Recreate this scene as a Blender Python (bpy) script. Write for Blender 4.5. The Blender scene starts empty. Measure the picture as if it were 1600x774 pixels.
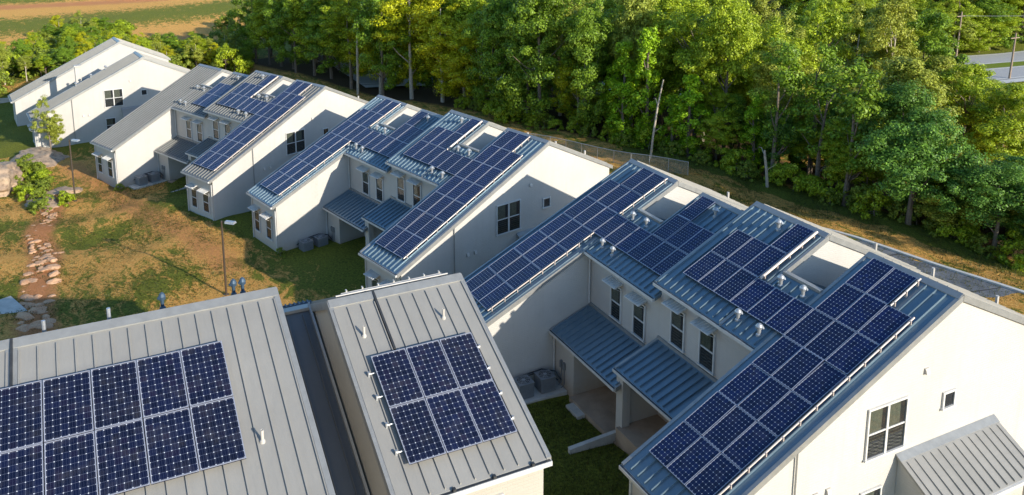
import bpy, math, random
import numpy as np
from mathutils import Vector, Matrix
R_ = math.radians
S = bpy.context.scene
COL = S.collection
# ------------------------------------------------------------------ camera, sky, sun, exposure
cd = bpy.data.cameras.new("camera"); cam = bpy.data.objects.new("camera", cd); COL.objects.link(cam)
cd.sensor_width = 36.0; cd.lens = 1355.5 / 1600 * 36.0
cd.shift_y = -287.41 / 1600
cd.clip_end = 3000; cd.clip_start = 0.1
cam.location = (39.254, -15.659, 23.813)
cam.rotation_euler = (R_(90 - 11.11), 0, R_(63.432))
S.camera = cam
EL, AZ = 18.6, 23.3
w = bpy.data.worlds.new("World"); S.world = w; w.use_nodes = True
nt = w.node_tree; nt.nodes.clear()
sky = nt.nodes.new("ShaderNodeTexSky"); sky.sky_type = 'NISHITA'; sky.sun_disc = False
sky.ozone_density = 2.0; sky.dust_density = 0.3; sky.sun_elevation = R_(EL); sky.sun_rotation = R_(90 - AZ)
bg = nt.nodes.new("ShaderNodeBackground"); bg.inputs[1].default_value = 0.15
ow = nt.nodes.new("ShaderNodeOutputWorld")
hs_ = nt.nodes.new('ShaderNodeHueSaturation'); hs_.inputs['Saturation'].default_value = 1.15
nt.links.new(sky.outputs[0], hs_.inputs['Color']); nt.links.new(hs_.outputs[0], bg.inputs[0]); nt.links.new(bg.outputs[0], ow.inputs[0])
sl = bpy.data.lights.new("sun", 'SUN'); sl.energy = 3.9; sl.angle = R_(0.5); sl.color = (1.0, 0.92, 0.78)
sun = bpy.data.objects.new("sun", sl); COL.objects.link(sun)
sd = Vector((math.cos(R_(EL)) * math.cos(R_(AZ)), math.cos(R_(EL)) * math.sin(R_(AZ)), math.sin(R_(EL))))
sun.rotation_euler = sd.to_track_quat('Z', 'Y').to_euler(); sun.location = (60, 20, 60)
S.view_settings.view_transform = 'Standard'; S.view_settings.look = 'None'
S.view_settings.gamma = 1; S.view_settings.exposure = 0.85
S.view_settings.use_curve_mapping = False
S.render.engine = 'CYCLES'

# ------------------------------------------------------------------ node helpers and materials
class NB:
    def __init__(s, name):
        s.m = bpy.data.materials.new(name); s.m.use_nodes = True; s.t = s.m.node_tree
        s.b = s.t.nodes["Principled BSDF"]
    def n(s, typ, **k):
        nd = s.t.nodes.new(typ)
        for a, v in k.items():
            if a.startswith('i_'): nd.inputs[a[2:].replace('_', ' ')].default_value = v
            else: setattr(nd, a, v)
        return nd
    def l(s, a, b): s.t.links.new(a, b)
    def math(s, op, a, b=None, c=None):
        nd = s.t.nodes.new("ShaderNodeMath"); nd.operation = op
        for i, v in enumerate((a, b, c)):
            if v is None: continue
            if isinstance(v, (int, float)): nd.inputs[i].default_value = v
            else: s.l(v, nd.inputs[i])
        return nd.outputs[0]
    def mix(s, f, a, b, mode='MIX'):
        nd = s.t.nodes.new("ShaderNodeMix"); nd.data_type = 'RGBA'; nd.blend_type = mode
        for i, v in ((0, f), (6, a), (7, b)):
            if isinstance(v, (int, float)): nd.inputs[i].default_value = v
            elif isinstance(v, tuple): nd.inputs[i].default_value = (*v[:3], 1)
            else: s.l(v, nd.inputs[i])
        return nd.outputs[2]
    def noise(s, scale, detail=4, rough=.6, vec=None, dist=0):
        nd = s.n("ShaderNodeTexNoise"); nd.inputs['Scale'].default_value = scale
        nd.inputs['Detail'].default_value = detail; nd.inputs['Roughness'].default_value = rough
        nd.inputs['Distortion'].default_value = dist
        if vec is not None: s.l(vec, nd.inputs['Vector'])
        return nd.outputs[0]
    def ramp(s, fac, lo, hi):
        nd = s.n("ShaderNodeMapRange"); nd.clamp = True
        nd.inputs[1].default_value = lo; nd.inputs[2].default_value = hi
        s.l(fac, nd.inputs[0]); return nd.outputs[0]
    def bump(s, h, strength=.3, dist=.02):
        nd = s.n("ShaderNodeBump"); nd.inputs['Strength'].default_value = strength
        nd.inputs['Distance'].default_value = dist; s.l(h, nd.inputs['Height'])
        s.l(nd.outputs[0], s.b.inputs['Normal'])
    def col(s, v):
        if isinstance(v, tuple): s.b.inputs['Base Color'].default_value = (*v[:3], 1)
        else: s.l(v, s.b.inputs['Base Color'])
    def set(s, rough=.6, metal=0, spec=.5):
        s.b.inputs['Roughness'].default_value = rough; s.b.inputs['Metallic'].default_value = metal
        s.b.inputs['Specular IOR Level'].default_value = spec
        return s.m
M = {}
def simple(name, c, rough=.6, metal=0, spec=.5, var=.12, sc=3.0, bump=0):
    b = NB(name); tc = b.n("ShaderNodeTexCoord").outputs['Object']
    nz = b.noise(sc, 5, .65, tc)
    d = tuple(x * (1 - var) for x in c); u = tuple(min(1, x * (1 + var)) for x in c)
    b.col(b.mix(b.ramp(nz, .3, .7), d, u))
    if bump: b.bump(nz, .5, bump)
    M[name] = b.set(rough, metal, spec); return b

def wall_mat(name, c, grime):
    b = NB(name); tc = b.n("ShaderNodeTexCoord").outputs['Object']
    sp = b.n("ShaderNodeSeparateXYZ"); b.l(tc, sp.inputs[0])
    cb = b.n("ShaderNodeCombineXYZ"); b.l(b.math('ADD', sp.outputs[0], sp.outputs[1]), cb.inputs[0]); b.l(sp.outputs[2], cb.inputs[1])
    br = b.n("ShaderNodeTexBrick"); b.l(cb.outputs[0], br.inputs['Vector'])
    br.inputs['Scale'].default_value = 1.0; br.inputs['Brick Width'].default_value = .30; br.inputs['Row Height'].default_value = .10
    br.inputs['Mortar Size'].default_value = .012; br.inputs['Mortar Smooth'].default_value = .4
    n1 = b.noise(.35, 4, .6, tc); n2 = b.noise(6, 5, .7, tc)
    # vertical rain streaks
    mp = b.n("ShaderNodeMapping"); mp.inputs['Scale'].default_value = (3.0, 3.0, .16); b.l(tc, mp.inputs[0])
    n3 = b.noise(1.0, 4, .6, mp.outputs[0])
    k = b.mix(b.ramp(n1, .35, .7), c, tuple(x * .88 for x in c)); k = b.mix(b.math('MULTIPLY', b.ramp(n2, .45, .75), .3), k, tuple(x * .84 for x in c))
    k = b.mix(b.math('MULTIPLY', b.ramp(n3, .52, .75), grime), k, (.42, .38, .32))
    # splash dirt near the ground
    k = b.mix(b.math('MULTIPLY', b.ramp(b.math('ADD', sp.outputs[2], b.math('MULTIPLY', n2, -.8)), .15, -.75), .55), k, (.36, .27, .18))
    b.col(k)
    h = b.math('ADD', b.math('MULTIPLY', br.outputs['Fac'], -1.0), b.math('MULTIPLY', n2, .35))
    b.bump(h, .45, .02)
    M[name] = b.set(.75, 0, .3)
wall_mat('white_brick', (.50, .475, .44), .30)
wall_mat('cream_panel', (.42, .39, .34), .15)

def roof_mat(name, c, metal=.55, rough=.38):
    b = NB(name); tc = b.n("ShaderNodeTexCoord").outputs['Object']
    n1 = b.noise(.6, 4, .6, tc); mp = b.n("ShaderNodeMapping"); mp.inputs['Scale'].default_value = (6, .5, .5); b.l(tc, mp.inputs[0])
    n2 = b.noise(1.2, 5, .7, mp.outputs[0]); n3 = b.noise(14, 3, .6, tc)
    k = b.mix(b.ramp(n1, .3, .75), c, tuple(x * .86 for x in c))
    k = b.mix(b.math('MULTIPLY', b.ramp(n2, .5, .8), .35), k, tuple(x * .72 for x in c))
    b.col(k)
    rr = b.math('ADD', b.math('MULTIPLY', n3, .12), rough - .06); b.set(rough, metal, .5); b.l(rr, b.b.inputs['Roughness'])
    mp2 = b.n('ShaderNodeMapping'); mp2.inputs['Scale'].default_value = (2.2, 1.1, 1.1); b.l(tc, mp2.inputs[0]); n4 = b.noise(1.6, 3, .5, mp2.outputs[0])
    b.bump(b.math('ADD', n4, b.math('MULTIPLY', n3, .12)), .35, .035); M[name] = b.m
roof_mat('roof_metal_skylit_tone', (.165, .235, .285), .42, .36)  # blue of the sky's light on this metal put into its base colour
roof_mat('roof_metal_sunlit_tone', (.185, .187, .18), .2, .5)  # same metal in greyer copy, the sunnier roofs' light painted into the colour
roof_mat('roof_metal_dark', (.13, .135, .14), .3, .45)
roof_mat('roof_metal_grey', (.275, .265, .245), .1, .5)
simple('trim_metal', (.30, .30, .29), .4, .4)
simple('white_trim', (.54, .53, .51), .5)
simple('galv', (.40, .41, .42), .4, .5, var=.2, sc=8)
simple('pink_pipe', (.50, .42, .37), .4, .1)
simple('plastic_white', (.46, .43, .39), .5)
simple('dark_metal', (.045, .047, .05), .45, .3, var=.3)
simple('bronze_pole', (.10, .075, .055), .5, .5, var=.2)
simple('concrete', (.46, .43, .38), .85, var=.16, sc=2.5, bump=.01)
simple('slab_concrete', (.33, .25, .18), .85, var=.22, sc=1.2, bump=.008)
simple('ac_case', (.24, .25, .26), .5, .3)
simple('door_paint', (.70, .68, .62), .5)
simple('curtain', (.30, .32, .22), .9, var=.3, sc=9)
simple('blind_dark', (.05, .045, .04), .8, var=.4, sc=6)
simple('bark', (.17, .13, .095), .9, var=.4, sc=5, bump=.02)
simple('bark_pale', (.42, .36, .28), .9, var=.3, sc=5, bump=.02)
simple('pole_wood', (.30, .22, .16), .9, var=.25, sc=4)
simple('vent_blue', (.045, .08, .12), .5, .2)
simple('curb', (.50, .49, .46), .8)
b = NB('glass'); b.col((.02, .024, .03)); M['glass'] = b.set(.06, 0, .8)
# window pane one can see through a little
b = NB('window_glass'); b.col((.02, .025, .03)); b.b.inputs['Alpha'].default_value = .35; M['window_glass'] = b.set(.04, 0, 1.0)
# chain link mesh of the fence
b = NB('chain_link'); tc = b.n("ShaderNodeTexCoord").outputs['Object']; sp = b.n("ShaderNodeSeparateXYZ"); b.l(tc, sp.inputs[0])
a1 = b.math('ADD', sp.outputs[0], sp.outputs[2]); a2 = b.math('SUBTRACT', sp.outputs[0], sp.outputs[2])
f1 = b.math('FRACT', b.math('MULTIPLY', a1, 10.0)); f2 = b.math('FRACT', b.math('MULTIPLY', a2, 10.0))
mk = b.math('MAXIMUM', b.math('LESS_THAN', f1, .16), b.math('LESS_THAN', f2, .16))
b.col((.55, .55, .53)); b.l(mk, b.b.inputs['Alpha']); M['chain_link'] = b.set(.5, .6)

def panel_mat(name, base, dia):
    b = NB(name); geo_p = b.n('ShaderNodeNewGeometry').outputs['Position']; tc = b.n("ShaderNodeTexCoord").outputs['Object']; sp = b.n("ShaderNodeSeparateXYZ"); b.l(tc, sp.inputs[0])
    cw = .1567; x = b.math('DIVIDE', b.math('SUBTRACT', sp.outputs[0], .025), cw); y = b.math('DIVIDE', b.math('SUBTRACT', sp.outputs[1], .0415), cw)
    fx = b.math('ABSOLUTE', b.math('SUBTRACT', b.math('FRACT', b.math('ADD', x, .5)), .5))
    fy = b.math('ABSOLUTE', b.math('SUBTRACT', b.math('FRACT', b.math('ADD', y, .5)), .5))
    line = b.math('LESS_THAN', b.math('MINIMUM', fx, fy), .020)
    diam = b.math('LESS_THAN', b.math('ADD', fx, fy), dia)
    bb = b.math('ABSOLUTE', b.math('SUBTRACT', b.math('FRACT', b.math('MULTIPLY', x, 3.0)), .5))
    bus = b.math('LESS_THAN', bb, .035)
    ci = b.n("ShaderNodeCombineXYZ"); b.l(b.math('FLOOR', x), ci.inputs[0]); b.l(b.math('FLOOR', y), ci.inputs[1])
    oi = b.n("ShaderNodeObjectInfo"); b.l(b.math('MULTIPLY', oi.outputs['Random'], 50), ci.inputs[2])
    wn = b.n("ShaderNodeTexWhiteNoise"); b.l(ci.outputs[0], wn.inputs['Vector'])
    c = b.mix(wn.outputs[0], tuple(v * .55 for v in base), tuple(v * 1.35 for v in base))
    c = b.mix(b.math('MULTIPLY', b.math('GREATER_THAN', wn.outputs[0], .86), .6), c, (base[0] * 2.2, base[1] * .9, base[2] * .7))
    c = b.mix(b.math('MULTIPLY', oi.outputs['Random'], .6), c, (base[0] * .6, base[1] * .55, base[2] * .42))
    dn = b.noise(2.2, 5, .7, geo_p); c = b.mix(b.math('MULTIPLY', b.ramp(dn, .5, .85), .10), c, (.30, .27, .22))
    c = b.mix(b.math('MULTIPLY', bus, .40), c, (.10, .12, .20))
    c = b.mix(b.math('MULTIPLY', line, .30), c, (.28, .32, .45))
    c = b.mix(diam, c, (.55, .58, .64)); b.col(c)
    b.b.inputs['Coat Weight'].default_value = .28; b.b.inputs['Coat Roughness'].default_value = .05
    M[name] = b.set(.3, 0, .18)
panel_mat('panel_blue', (.0022, .010, .062), .125)
panel_mat('panel_dark', (.005, .008, .030), .10)
simple('panel_frame', (.36, .37, .43), .4, .4)

def leaf_mat(name, c, tip, tr=.28):
    b = NB(name); g = b.n("ShaderNodeNewGeometry"); oi = b.n("ShaderNodeObjectInfo")
    k = b.mix(g.outputs['Random Per Island'], tuple(v * .42 for v in c), tip)
    k = b.mix(b.math('MULTIPLY', oi.outputs['Random'], .30), k, (c[0] * 1.15 + .02, c[1] * .85, c[2] * .8))
    b.col(k); b.set(.5, 0, .3)
    t = b.n("ShaderNodeBsdfTranslucent"); b.l(b.mix(.35, k, (tip[0] * 1.3, tip[1] * 1.2, tip[2] * .6)), t.inputs[0])
    mx = b.n("ShaderNodeMixShader"); mx.inputs[0].default_value = tr
    b.l(b.b.outputs[0], mx.inputs[1]); b.l(t.outputs[0], mx.inputs[2])
    out = [n for n in b.t.nodes if n.type == 'OUTPUT_MATERIAL'][0]; b.l(mx.outputs[0], out.inputs[0]); M[name] = b.m
leaf_mat('leaf_yellow', (.44, .50, .012), (.68, .70, .02))
leaf_mat('leaf_green', (.22, .36, .012), (.52, .64, .035))
leaf_mat('leaf_dark', (.10, .22, .016), (.31, .48, .035))
leaf_mat('leaf_teal', (.075, .20, .035), (.20, .38, .05))
leaf_mat('leaf_olive', (.25, .33, .035), (.50, .56, .08))
leaf_mat('leaf_vine', (.20, .42, .012), (.42, .66, .02))
leaf_mat('leaf_bush', (.17, .27, .025), (.34, .42, .05))
leaf_mat('grass_blade', (.05, .075, .012), (.14, .15, .03), .3)

# rock
def rock_mat(name, c1, c2, dark):
    b = NB(name); tc = b.n("ShaderNodeTexCoord").outputs['Object']; oi = b.n("ShaderNodeObjectInfo")
    n1 = b.noise(1.3, 6, .65, tc); n2 = b.noise(7, 5, .7, tc)
    k = b.mix(b.ramp(n1, .35, .65), c1, c2); k = b.mix(b.math('MULTIPLY', b.ramp(n2, .5, .66), .8), k, dark)
    k = b.mix(b.math('MULTIPLY', oi.outputs['Random'], .45), k, c2); b.col(k); b.bump(b.math('ADD', n1, b.math('MULTIPLY', n2, .4)), .8, .06)
    M[name] = b.set(.85, 0, .3)
rock_mat('rock_pink', (.50, .25, .13), (.56, .36, .22), (.20, .09, .04))
rock_mat('boulder', (.46, .34, .23), (.36, .25, .17), (.09, .06, .04))

# ground
b = NB('ground'); geo = b.n("ShaderNodeNewGeometry").outputs['Position']
at = b.n("ShaderNodeAttribute"); at.attribute_name = 'zone'; sc = b.n("ShaderNodeSeparateColor"); b.l(at.outputs['Color'], sc.inputs[0])
mp = b.n("ShaderNodeMapping"); mp.inputs['Scale'].default_value = (1, 1.9, 1); mp.inputs['Rotation'].default_value = (0, 0, R_(20)); b.l(geo, mp.inputs[0])
nA = b.noise(.42, 7, .74, mp.outputs[0], 1.0); nB = b.noise(2.1, 7, .8, mp.outputs[0], .9); nC = b.noise(7, 5, .75, geo); nD = b.noise(28, 3, .7, geo)
straw = b.mix(b.ramp(nC, .3, .7), (.46, .18, .03), (1.0, .62, .19)); straw = b.mix(b.math('MULTIPLY', b.ramp(nB, .4, .7), .6), straw, (.62, .23, .04))
green = b.mix(b.ramp(nC, .32, .68), (.050, .075, .010), (.27, .28, .035))
fs = b.math('ADD', b.math('ADD', b.math('MULTIPLY', nA, 1.15), b.math('MULTIPLY', nB, .55)), b.math('MULTIPLY', nC, .35))
fs = b.ramp(b.math('ADD', fs, b.math('SUBTRACT', sc.outputs[0], .5)), .96, 1.08)
k = b.mix(fs, green, straw)
clay = b.mix(nB, (.50, .15, .04), (.66, .33, .15)); k = b.mix(b.ramp(b.math('ADD', b.math('MULTIPLY', nB, .8), sc.outputs[1]), .75, 1.05), k, clay)
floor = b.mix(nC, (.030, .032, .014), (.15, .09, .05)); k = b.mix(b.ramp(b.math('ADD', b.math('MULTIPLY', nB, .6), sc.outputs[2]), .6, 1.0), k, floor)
k = b.mix(.45, k, b.mix(nD, (.30, .30, .30), (.75, .75, .75)), 'OVERLAY'); b.col(k)
b.bump(b.math('ADD', b.math('ADD', nC, b.math('MULTIPLY', nD, .6)), b.math('MULTIPLY', nB, 1.0)), .9, .18); M['ground'] = b.set(.95, 0, .15)
b = NB('asphalt'); geo = b.n("ShaderNodeNewGeometry").outputs['Position']; n1 = b.noise(.5, 5, .6, geo); n2 = b.noise(20, 3, .7, geo)
k = b.mix(b.ramp(n1, .35, .7), (.10, .105, .115), (.19, .195, .205)); k = b.mix(.4, k, b.mix(n2, (.3, .3, .3), (.7, .7, .7)), 'OVERLAY'); b.col(k); M['asphalt'] = b.set(.8, 0, .4)
simple('road_grey', (.36, .35, .34), .85)
simple('paint_line', (.72, .70, .62), .7)
simple('joint', (.05, .05, .055), .9)

# ------------------------------------------------------------------ mesh builder
class MB:
    def __init__(s): s.v = []; s.f = []; s.mi = []; s.c = 0
    def add(s, vs, fs, m=0):
        o = len(s.v); s.v += [tuple(x) for x in vs]
        for f in fs: s.f.append([o + i for i in f]); s.mi.append(m)
        return s
    def box(s, a, b_, m=0):
        x0, y0, z0 = a; x1, y1, z1 = b_
        return s.add([(x0, y0, z0), (x1, y0, z0), (x1, y1, z0), (x0, y1, z0), (x0, y0, z1), (x1, y0, z1), (x1, y1, z1), (x0, y1, z1)],
                     [(0, 3, 2, 1), (4, 5, 6, 7), (0, 1, 5, 4), (1, 2, 6, 5), (2, 3, 7, 6), (3, 0, 4, 7)], m)
    def hexa(s, p, m=0):   # p: 4 bottom + 4 top points
        return s.add(p, [(0, 3, 2, 1), (4, 5, 6, 7), (0, 1, 5, 4), (1, 2, 6, 5), (2, 3, 7, 6), (3, 0, 4, 7)], m)
    def prismx(s, prof, x0, x1, m=0):   # prof: list of (y,z), counter-clockwise seen from +x
        n = len(prof); vs = [(x0, y, z) for y, z in prof] + [(x1, y, z) for y, z in prof]
        fs = [tuple(range(n - 1, -1, -1)), tuple(range(n, 2 * n))] + [(i, (i + 1) % n, n + (i + 1) % n, n + i) for i in range(n)]
        return s.add(vs, fs, m)
    def tube(s, pts, r, n=8, m=0, cap=True):
        pts = [Vector(p) for p in pts]; rs = r if isinstance(r, (list, tuple)) else [r] * len(pts)
        o = len(s.v); up = None
        for i, p in enumerate(pts):
            d = (pts[min(i + 1, len(pts) - 1)] - pts[max(i - 1, 0)])
            if d.length < 1e-6: d = Vector((0, 0, 1))
            d.normalize()
            a = (up if up is not None else (Vector((1, 0, 0)) if abs(d.x) < .9 else Vector((0, 1, 0))))
            a = (a - d * a.dot(d)); a.normalize(); up = a; c = d.cross(a)
            for k in range(n):
                t = 2 * math.pi * k / n; s.v.append(tuple(p + (a * math.cos(t) + c * math.sin(t)) * rs[i]))
        for i in range(len(pts) - 1):
            for k in range(n):
                s.f.append([o + i * n + k, o + i * n + (k + 1) % n, o + (i + 1) * n + (k + 1) % n, o + (i + 1) * n + k]); s.mi.append(m)
        if cap:
            s.f.append([o + k for k in range(n)][::-1]); s.mi.append(m)
            s.f.append([o + (len(pts) - 1) * n + k for k in range(n)]); s.mi.append(m)
        return s
    def lathe(s, c, prof, n=12, m=0):
        o = len(s.v)
        for r, z in prof:
            for k in range(n):
                t = 2 * math.pi * k / n; s.v.append((c[0] + r * math.cos(t), c[1] + r * math.sin(t), c[2] + z))
        for i in range(len(prof) - 1):
            for k in range(n):
                s.f.append([o + i * n + k, o + i * n + (k + 1) % n, o + (i + 1) * n + (k + 1) % n, o + (i + 1) * n + k]); s.mi.append(m)
        s.f.append([o + (len(prof) - 1) * n + k for k in range(n)]); s.mi.append(m)
        return s
    def mesh(s, name, mats):
        me = bpy.data.meshes.new(name); me.from_pydata(s.v, [], s.f)
        for m in (mats if isinstance(mats, (list, tuple)) else [mats]): me.materials.append(M[m])
        me.polygons.foreach_set('material_index', s.mi); me.update(); return me
    def build(s, name, mats, parent=None, loc=None, smooth=False):
        me = s.mesh(name, mats)
        if smooth: me.polygons.foreach_set('use_smooth', [True] * len(me.polygons))
        return link(name, me, parent, loc)
def link(name, me, parent=None, loc=None):
    o = bpy.data.objects.new(name, me); COL.objects.link(o)
    if parent is not None: o.parent = parent
    if loc is not None: o.location = loc
    return o
def tag(o, label=None, cat=None, group=None, kind=None):
    if label: o['label'] = label
    if cat: o['category'] = cat
    if group: o['group'] = group
    if kind: o['kind'] = kind
    return o
def empty(name, loc=(0, 0, 0), rz=0.0):
    o = bpy.data.objects.new(name, None); COL.objects.link(o); o.location = loc; o.rotation_euler = (0, 0, rz)
    o.empty_display_size = .2; return o

# ------------------------------------------------------------------ terrain
CP = np.array([(7, 5, -.75), (9, 5, -.75), (7, 6.3, -.75), (9, 6.3, -.75), (12, 5, -.1), (14, 5.5, -.1), (5, 3, -.42), (9, 3, -.40), (12, 3, 0), (18, 3, .3), (18, -1, .4), (5, -1, -.5), (10, -1, -.3), (2, -4, -.55), (10, -5, .7), (20, -5, 1.6),
 (-2, 3, -.6), (-7, -1.5, -.95), (-12, -3, -1.1), (-22, -5, -1.75), (-15, -14.5, -.95), (-15.2, -8.9, -1.5), (-8, -10, -.9), (-32, -16, -2.2), (-32, -9, -1.8), (-46, -15, -2.9),
 (-42, -17.5, -2.7), (-66, -22, -3.2), (-80, -23.5, -3.6), (-95, -27, -4), (2, -14, 1.6), (4, -20, 2.2), (12, -25, 2.7), (-4, -16, .4), (-14, -21.4, -.7), (-22, -20, -1.5), (-24, -26, -1.6), (-48, -24, -2.9),
 (20, -12, 2.6), (30, -12, 2.7), (8, 20, -1), (8, 36, -1), (8, 28, -1), (-3.5, 33.5, -1), (-4, 22, -1.1), (-20, 32, -1.2), (-32, 27, -1.6), (-25, 20, -1.4), (-45, 21, -2.3), (-60, 12, -3), (-78, 18, -4), (22, 36, -.9), (22, 24, -.9),
 (5, 45, -2), (-16, 39, -1.8), (-30, 50, -4), (-10, 65, -5.5), (-40, 90, -6.8), (-60, 100, -7), (-55, 130, -7), (-66, 70, -6.8), (-69, 133, -7.2), (-63, 145, -7.2), (-67, 115, -7.2), (-50, 110, -7.2), (-45, 135, -7.2), (-52, 180, -6.8), (-48, 240, -6), (-78, 125, -5), (-95, 150, 1), (-120, 200, 10), (-105, 90, 0), (-140, 140, 10),
 (-90, 50, -5), (-141, 4, -5), (-200, -20, -4), (-130, -30, -5), (-110, 0, -4.6), (-180, 40, -3), (-300, 0, 2), (-300, 200, 22), (-250, 400, 35), (0, 400, 10), (60, -30, 3), (45, 20, 0), (45, 60, -3), (40, 110, -6), (150, 200, -6),
 (200, -200, 4), (-200, -200, -3), (-400, -300, 0), (400, 0, 0), (400, 400, 5), (-10, 110, -6.5), (10, 160, -6)], float)
def gz(x, y):
    x = np.asarray(x, float); y = np.asarray(y, float)
    d2 = (x[..., None] - CP[:, 0]) ** 2 + (y[..., None] - CP[:, 1]) ** 2 + 4.0
    wt = d2 ** -1.7; return (wt * CP[:, 2]).sum(-1) / wt.sum(-1)
def g1(x, y): return float(gz(np.array([x]), np.array([y]))[0])
def seg_d(X, Y, pts):
    best = np.full(X.shape, 1e9)
    for (x0, y0), (x1, y1) in zip(pts[:-1], pts[1:]):
        dx, dy = x1 - x0, y1 - y0; t = np.clip(((X - x0) * dx + (Y - y0) * dy) / (dx * dx + dy * dy), 0, 1)
        best = np.minimum(best, np.hypot(X - x0 - t * dx, Y - y0 - t * dy))
    return best
EDGE = [(-140, 2), (-112, 8), (-78, 18.5), (-55, 26), (-38, 31), (-29, 34.5), (-18, 37.5), (-9, 38.5), (0, 39.8), (8, 41.5), (20, 44), (60, 52)]
CREEK = [(-48, -20.9), (-41, -19.4), (-33.5, -20.2), (-28, -19.4), (-22, -19.7), (-16.5, -19.7), (-8, -19)]
def side(X, Y):   # signed distance behind the wood's edge (positive: in the wood)
    ex = [p[0] for p in EDGE]; ey = [p[1] for p in EDGE]
    return Y - np.interp(X, ex, ey)
def axis(knots):
    out = []
    for a, b_, st in knots: out += list(np.arange(a, b_, st))
    return np.array(out + [knots[-1][1]])
xs = axis([(-1500, -420, 120), (-420, -220, 12), (-220, -100, 3), (-100, 30, .8), (30, 80, 4), (80, 300, 20), (300, 1500, 150)])
ys = axis([(-1500, -300, 120), (-300, -60, 16), (-60, -32, 2), (-32, 45, .7), (45, 160, 3), (160, 420, 14), (420, 1500, 150)])
X, Y = np.meshgrid(xs, ys, indexing='ij'); Z = gz(X, Y)
rng = np.random.default_rng(4)
Z += .10 * np.sin(X * .7 + np.sin(Y * .5) * 2) * np.cos(Y * .6 + X * .2) * np.clip((np.hypot(X - 10, Y + 2) - 18) / 20, 0, 1)
nx, ny = X.shape
idx = np.arange(nx * ny).reshape(nx, ny)
F = np.stack([idx[:-1, :-1], idx[1:, :-1], idx[1:, 1:], idx[:-1, 1:]], -1).reshape(-1, 4)
me = bpy.data.meshes.new('ground'); me.from_pydata(np.stack([X, Y, Z], -1).reshape(-1, 3).tolist(), [], F.tolist())
sd_ = side(X, Y)
straw = np.full(X.shape, .50)
straw = np.where((Y < -2) & (X < -5), .60, straw)
court = (Y > -8) & (Y < 9) & (X > -2) & (X < 24); straw = np.where(court, .02, straw)
for (bx, by, yw) in ((-24.93, -5.7, 13.28), (-48.68, -15.9, 22.89), (-83.95, -24.06, 7.36)):
    c, s_ = math.cos(R_(yw)), math.sin(R_(yw)); lu = (X - bx) * c + (Y - by) * s_; lv = -(X - bx) * s_ + (Y - by) * c
    straw = np.where((lv > -.3) & (lv < 9) & (lu > -3) & (lu < 24), np.where(lv < 1.5, .33, .16), straw)
    straw = np.where((lv > -3.0) & (lv < -.3) & (lu > 3) & (lu < 17), .42, straw)
straw = np.where((Y < -10) & (X < -12) & (X > -62), .50 + .10 * np.sin(X * .42 + 1.2 * np.sin(Y * .5)), straw)
straw = np.where((X > -30) & (X < 12) & (sd_ < 2) & (sd_ > -8), .56, straw)
straw = np.where((sd_ > -1.9) & (sd_ < 1.5) & (X > -32), .22, straw)
straw = np.where(X < -100, .52 + .22 * np.sin(X * .115 + Y * .02), straw)
straw = np.where((X < -62) & (X > -100) & (Y < 0), .2, straw)
clay = np.clip(1.4 - seg_d(X, Y, CREEK) / 1.5, 0, 1) * .70
clay = np.maximum(clay, np.clip(1 - np.hypot((X + 141) / 14, (Y - 4) / 5), 0, 1))
clay = np.maximum(clay, np.clip(1 - np.abs(X + 208) / 12, 0, 1) * .8)
clay = np.maximum(clay, np.where((sd_ > 12) & (X > -45) & (Y < 100), .30, 0))
clay = np.maximum(clay, np.clip(1 - np.hypot((X + 43), (Y + 17.5)) / 4, 0, 1) * .5)
clay = np.maximum(clay, np.clip(1.2 - seg_d(X, Y, [(-54, -17.8), (-44, -14.5), (-36, -12.8), (-27, -9.5), (-20, -8)]) / 3.2, 0, 1) * .52)
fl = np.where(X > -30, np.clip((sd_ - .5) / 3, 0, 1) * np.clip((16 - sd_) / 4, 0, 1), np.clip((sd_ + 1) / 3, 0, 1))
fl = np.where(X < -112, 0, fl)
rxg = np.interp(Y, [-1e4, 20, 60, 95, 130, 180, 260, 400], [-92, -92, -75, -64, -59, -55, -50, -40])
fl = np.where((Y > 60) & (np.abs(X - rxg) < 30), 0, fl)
straw = np.where((Y > 60) & (np.abs(X - rxg) < 40), .12, straw)
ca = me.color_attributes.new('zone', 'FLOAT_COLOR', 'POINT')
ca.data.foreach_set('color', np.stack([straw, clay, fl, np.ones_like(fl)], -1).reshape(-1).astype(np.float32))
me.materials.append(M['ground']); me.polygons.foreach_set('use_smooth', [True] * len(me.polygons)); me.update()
tag(link('ground', me), kind='structure')

def sheet(name, mat, poly_fn, us, vs, dz, solid=0):
    mb = MB(); n = len(us); m_ = len(vs)
    for u in us:
        for v in vs:
            x, y = poly_fn(u, v); mb.v.append((x, y, g1(x, y) + dz))
    for i in range(n - 1):
        for j in range(m_ - 1): mb.f.append([i * m_ + j, (i + 1) * m_ + j, (i + 1) * m_ + j + 1, i * m_ + j + 1]); mb.mi.append(0)
    return mb.build(name, mat, smooth=True)
# lane behind the near house
CURB = [(-9, 31.2), (-3.5, 33.4), (8.2, 35.9), (20, 38.6), (40, 43)]
def curb_y(x): return float(np.interp(x, [p[0] for p in CURB], [p[1] for p in CURB]))
o = sheet('driveway', 'asphalt', lambda x, t: (x, 19.0 + (curb_y(x) - 19.0) * t), list(np.arange(-9, 40, 1.5)), np.linspace(0, 1, 12), .03); tag(o, kind='structure')
mb = MB()
for k in range(40):
    x0, x1 = -9 + k * 1.2, -9 + (k + 1) * 1.2; y0, y1 = curb_y(x0), curb_y(x1); z0, z1 = g1(x0, y0), g1(x1, y1)
    mb.hexa([(x0, y0, z0 - .2), (x1, y1, z1 - .2), (x1, y1 + .28, z1 - .2), (x0, y0 + .28, z0 - .2), (x0, y0, z0 + .16), (x1, y1, z1 + .16), (x1, y1 + .28, z1 + .16), (x0, y0 + .28, z0 + .16)])
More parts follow.
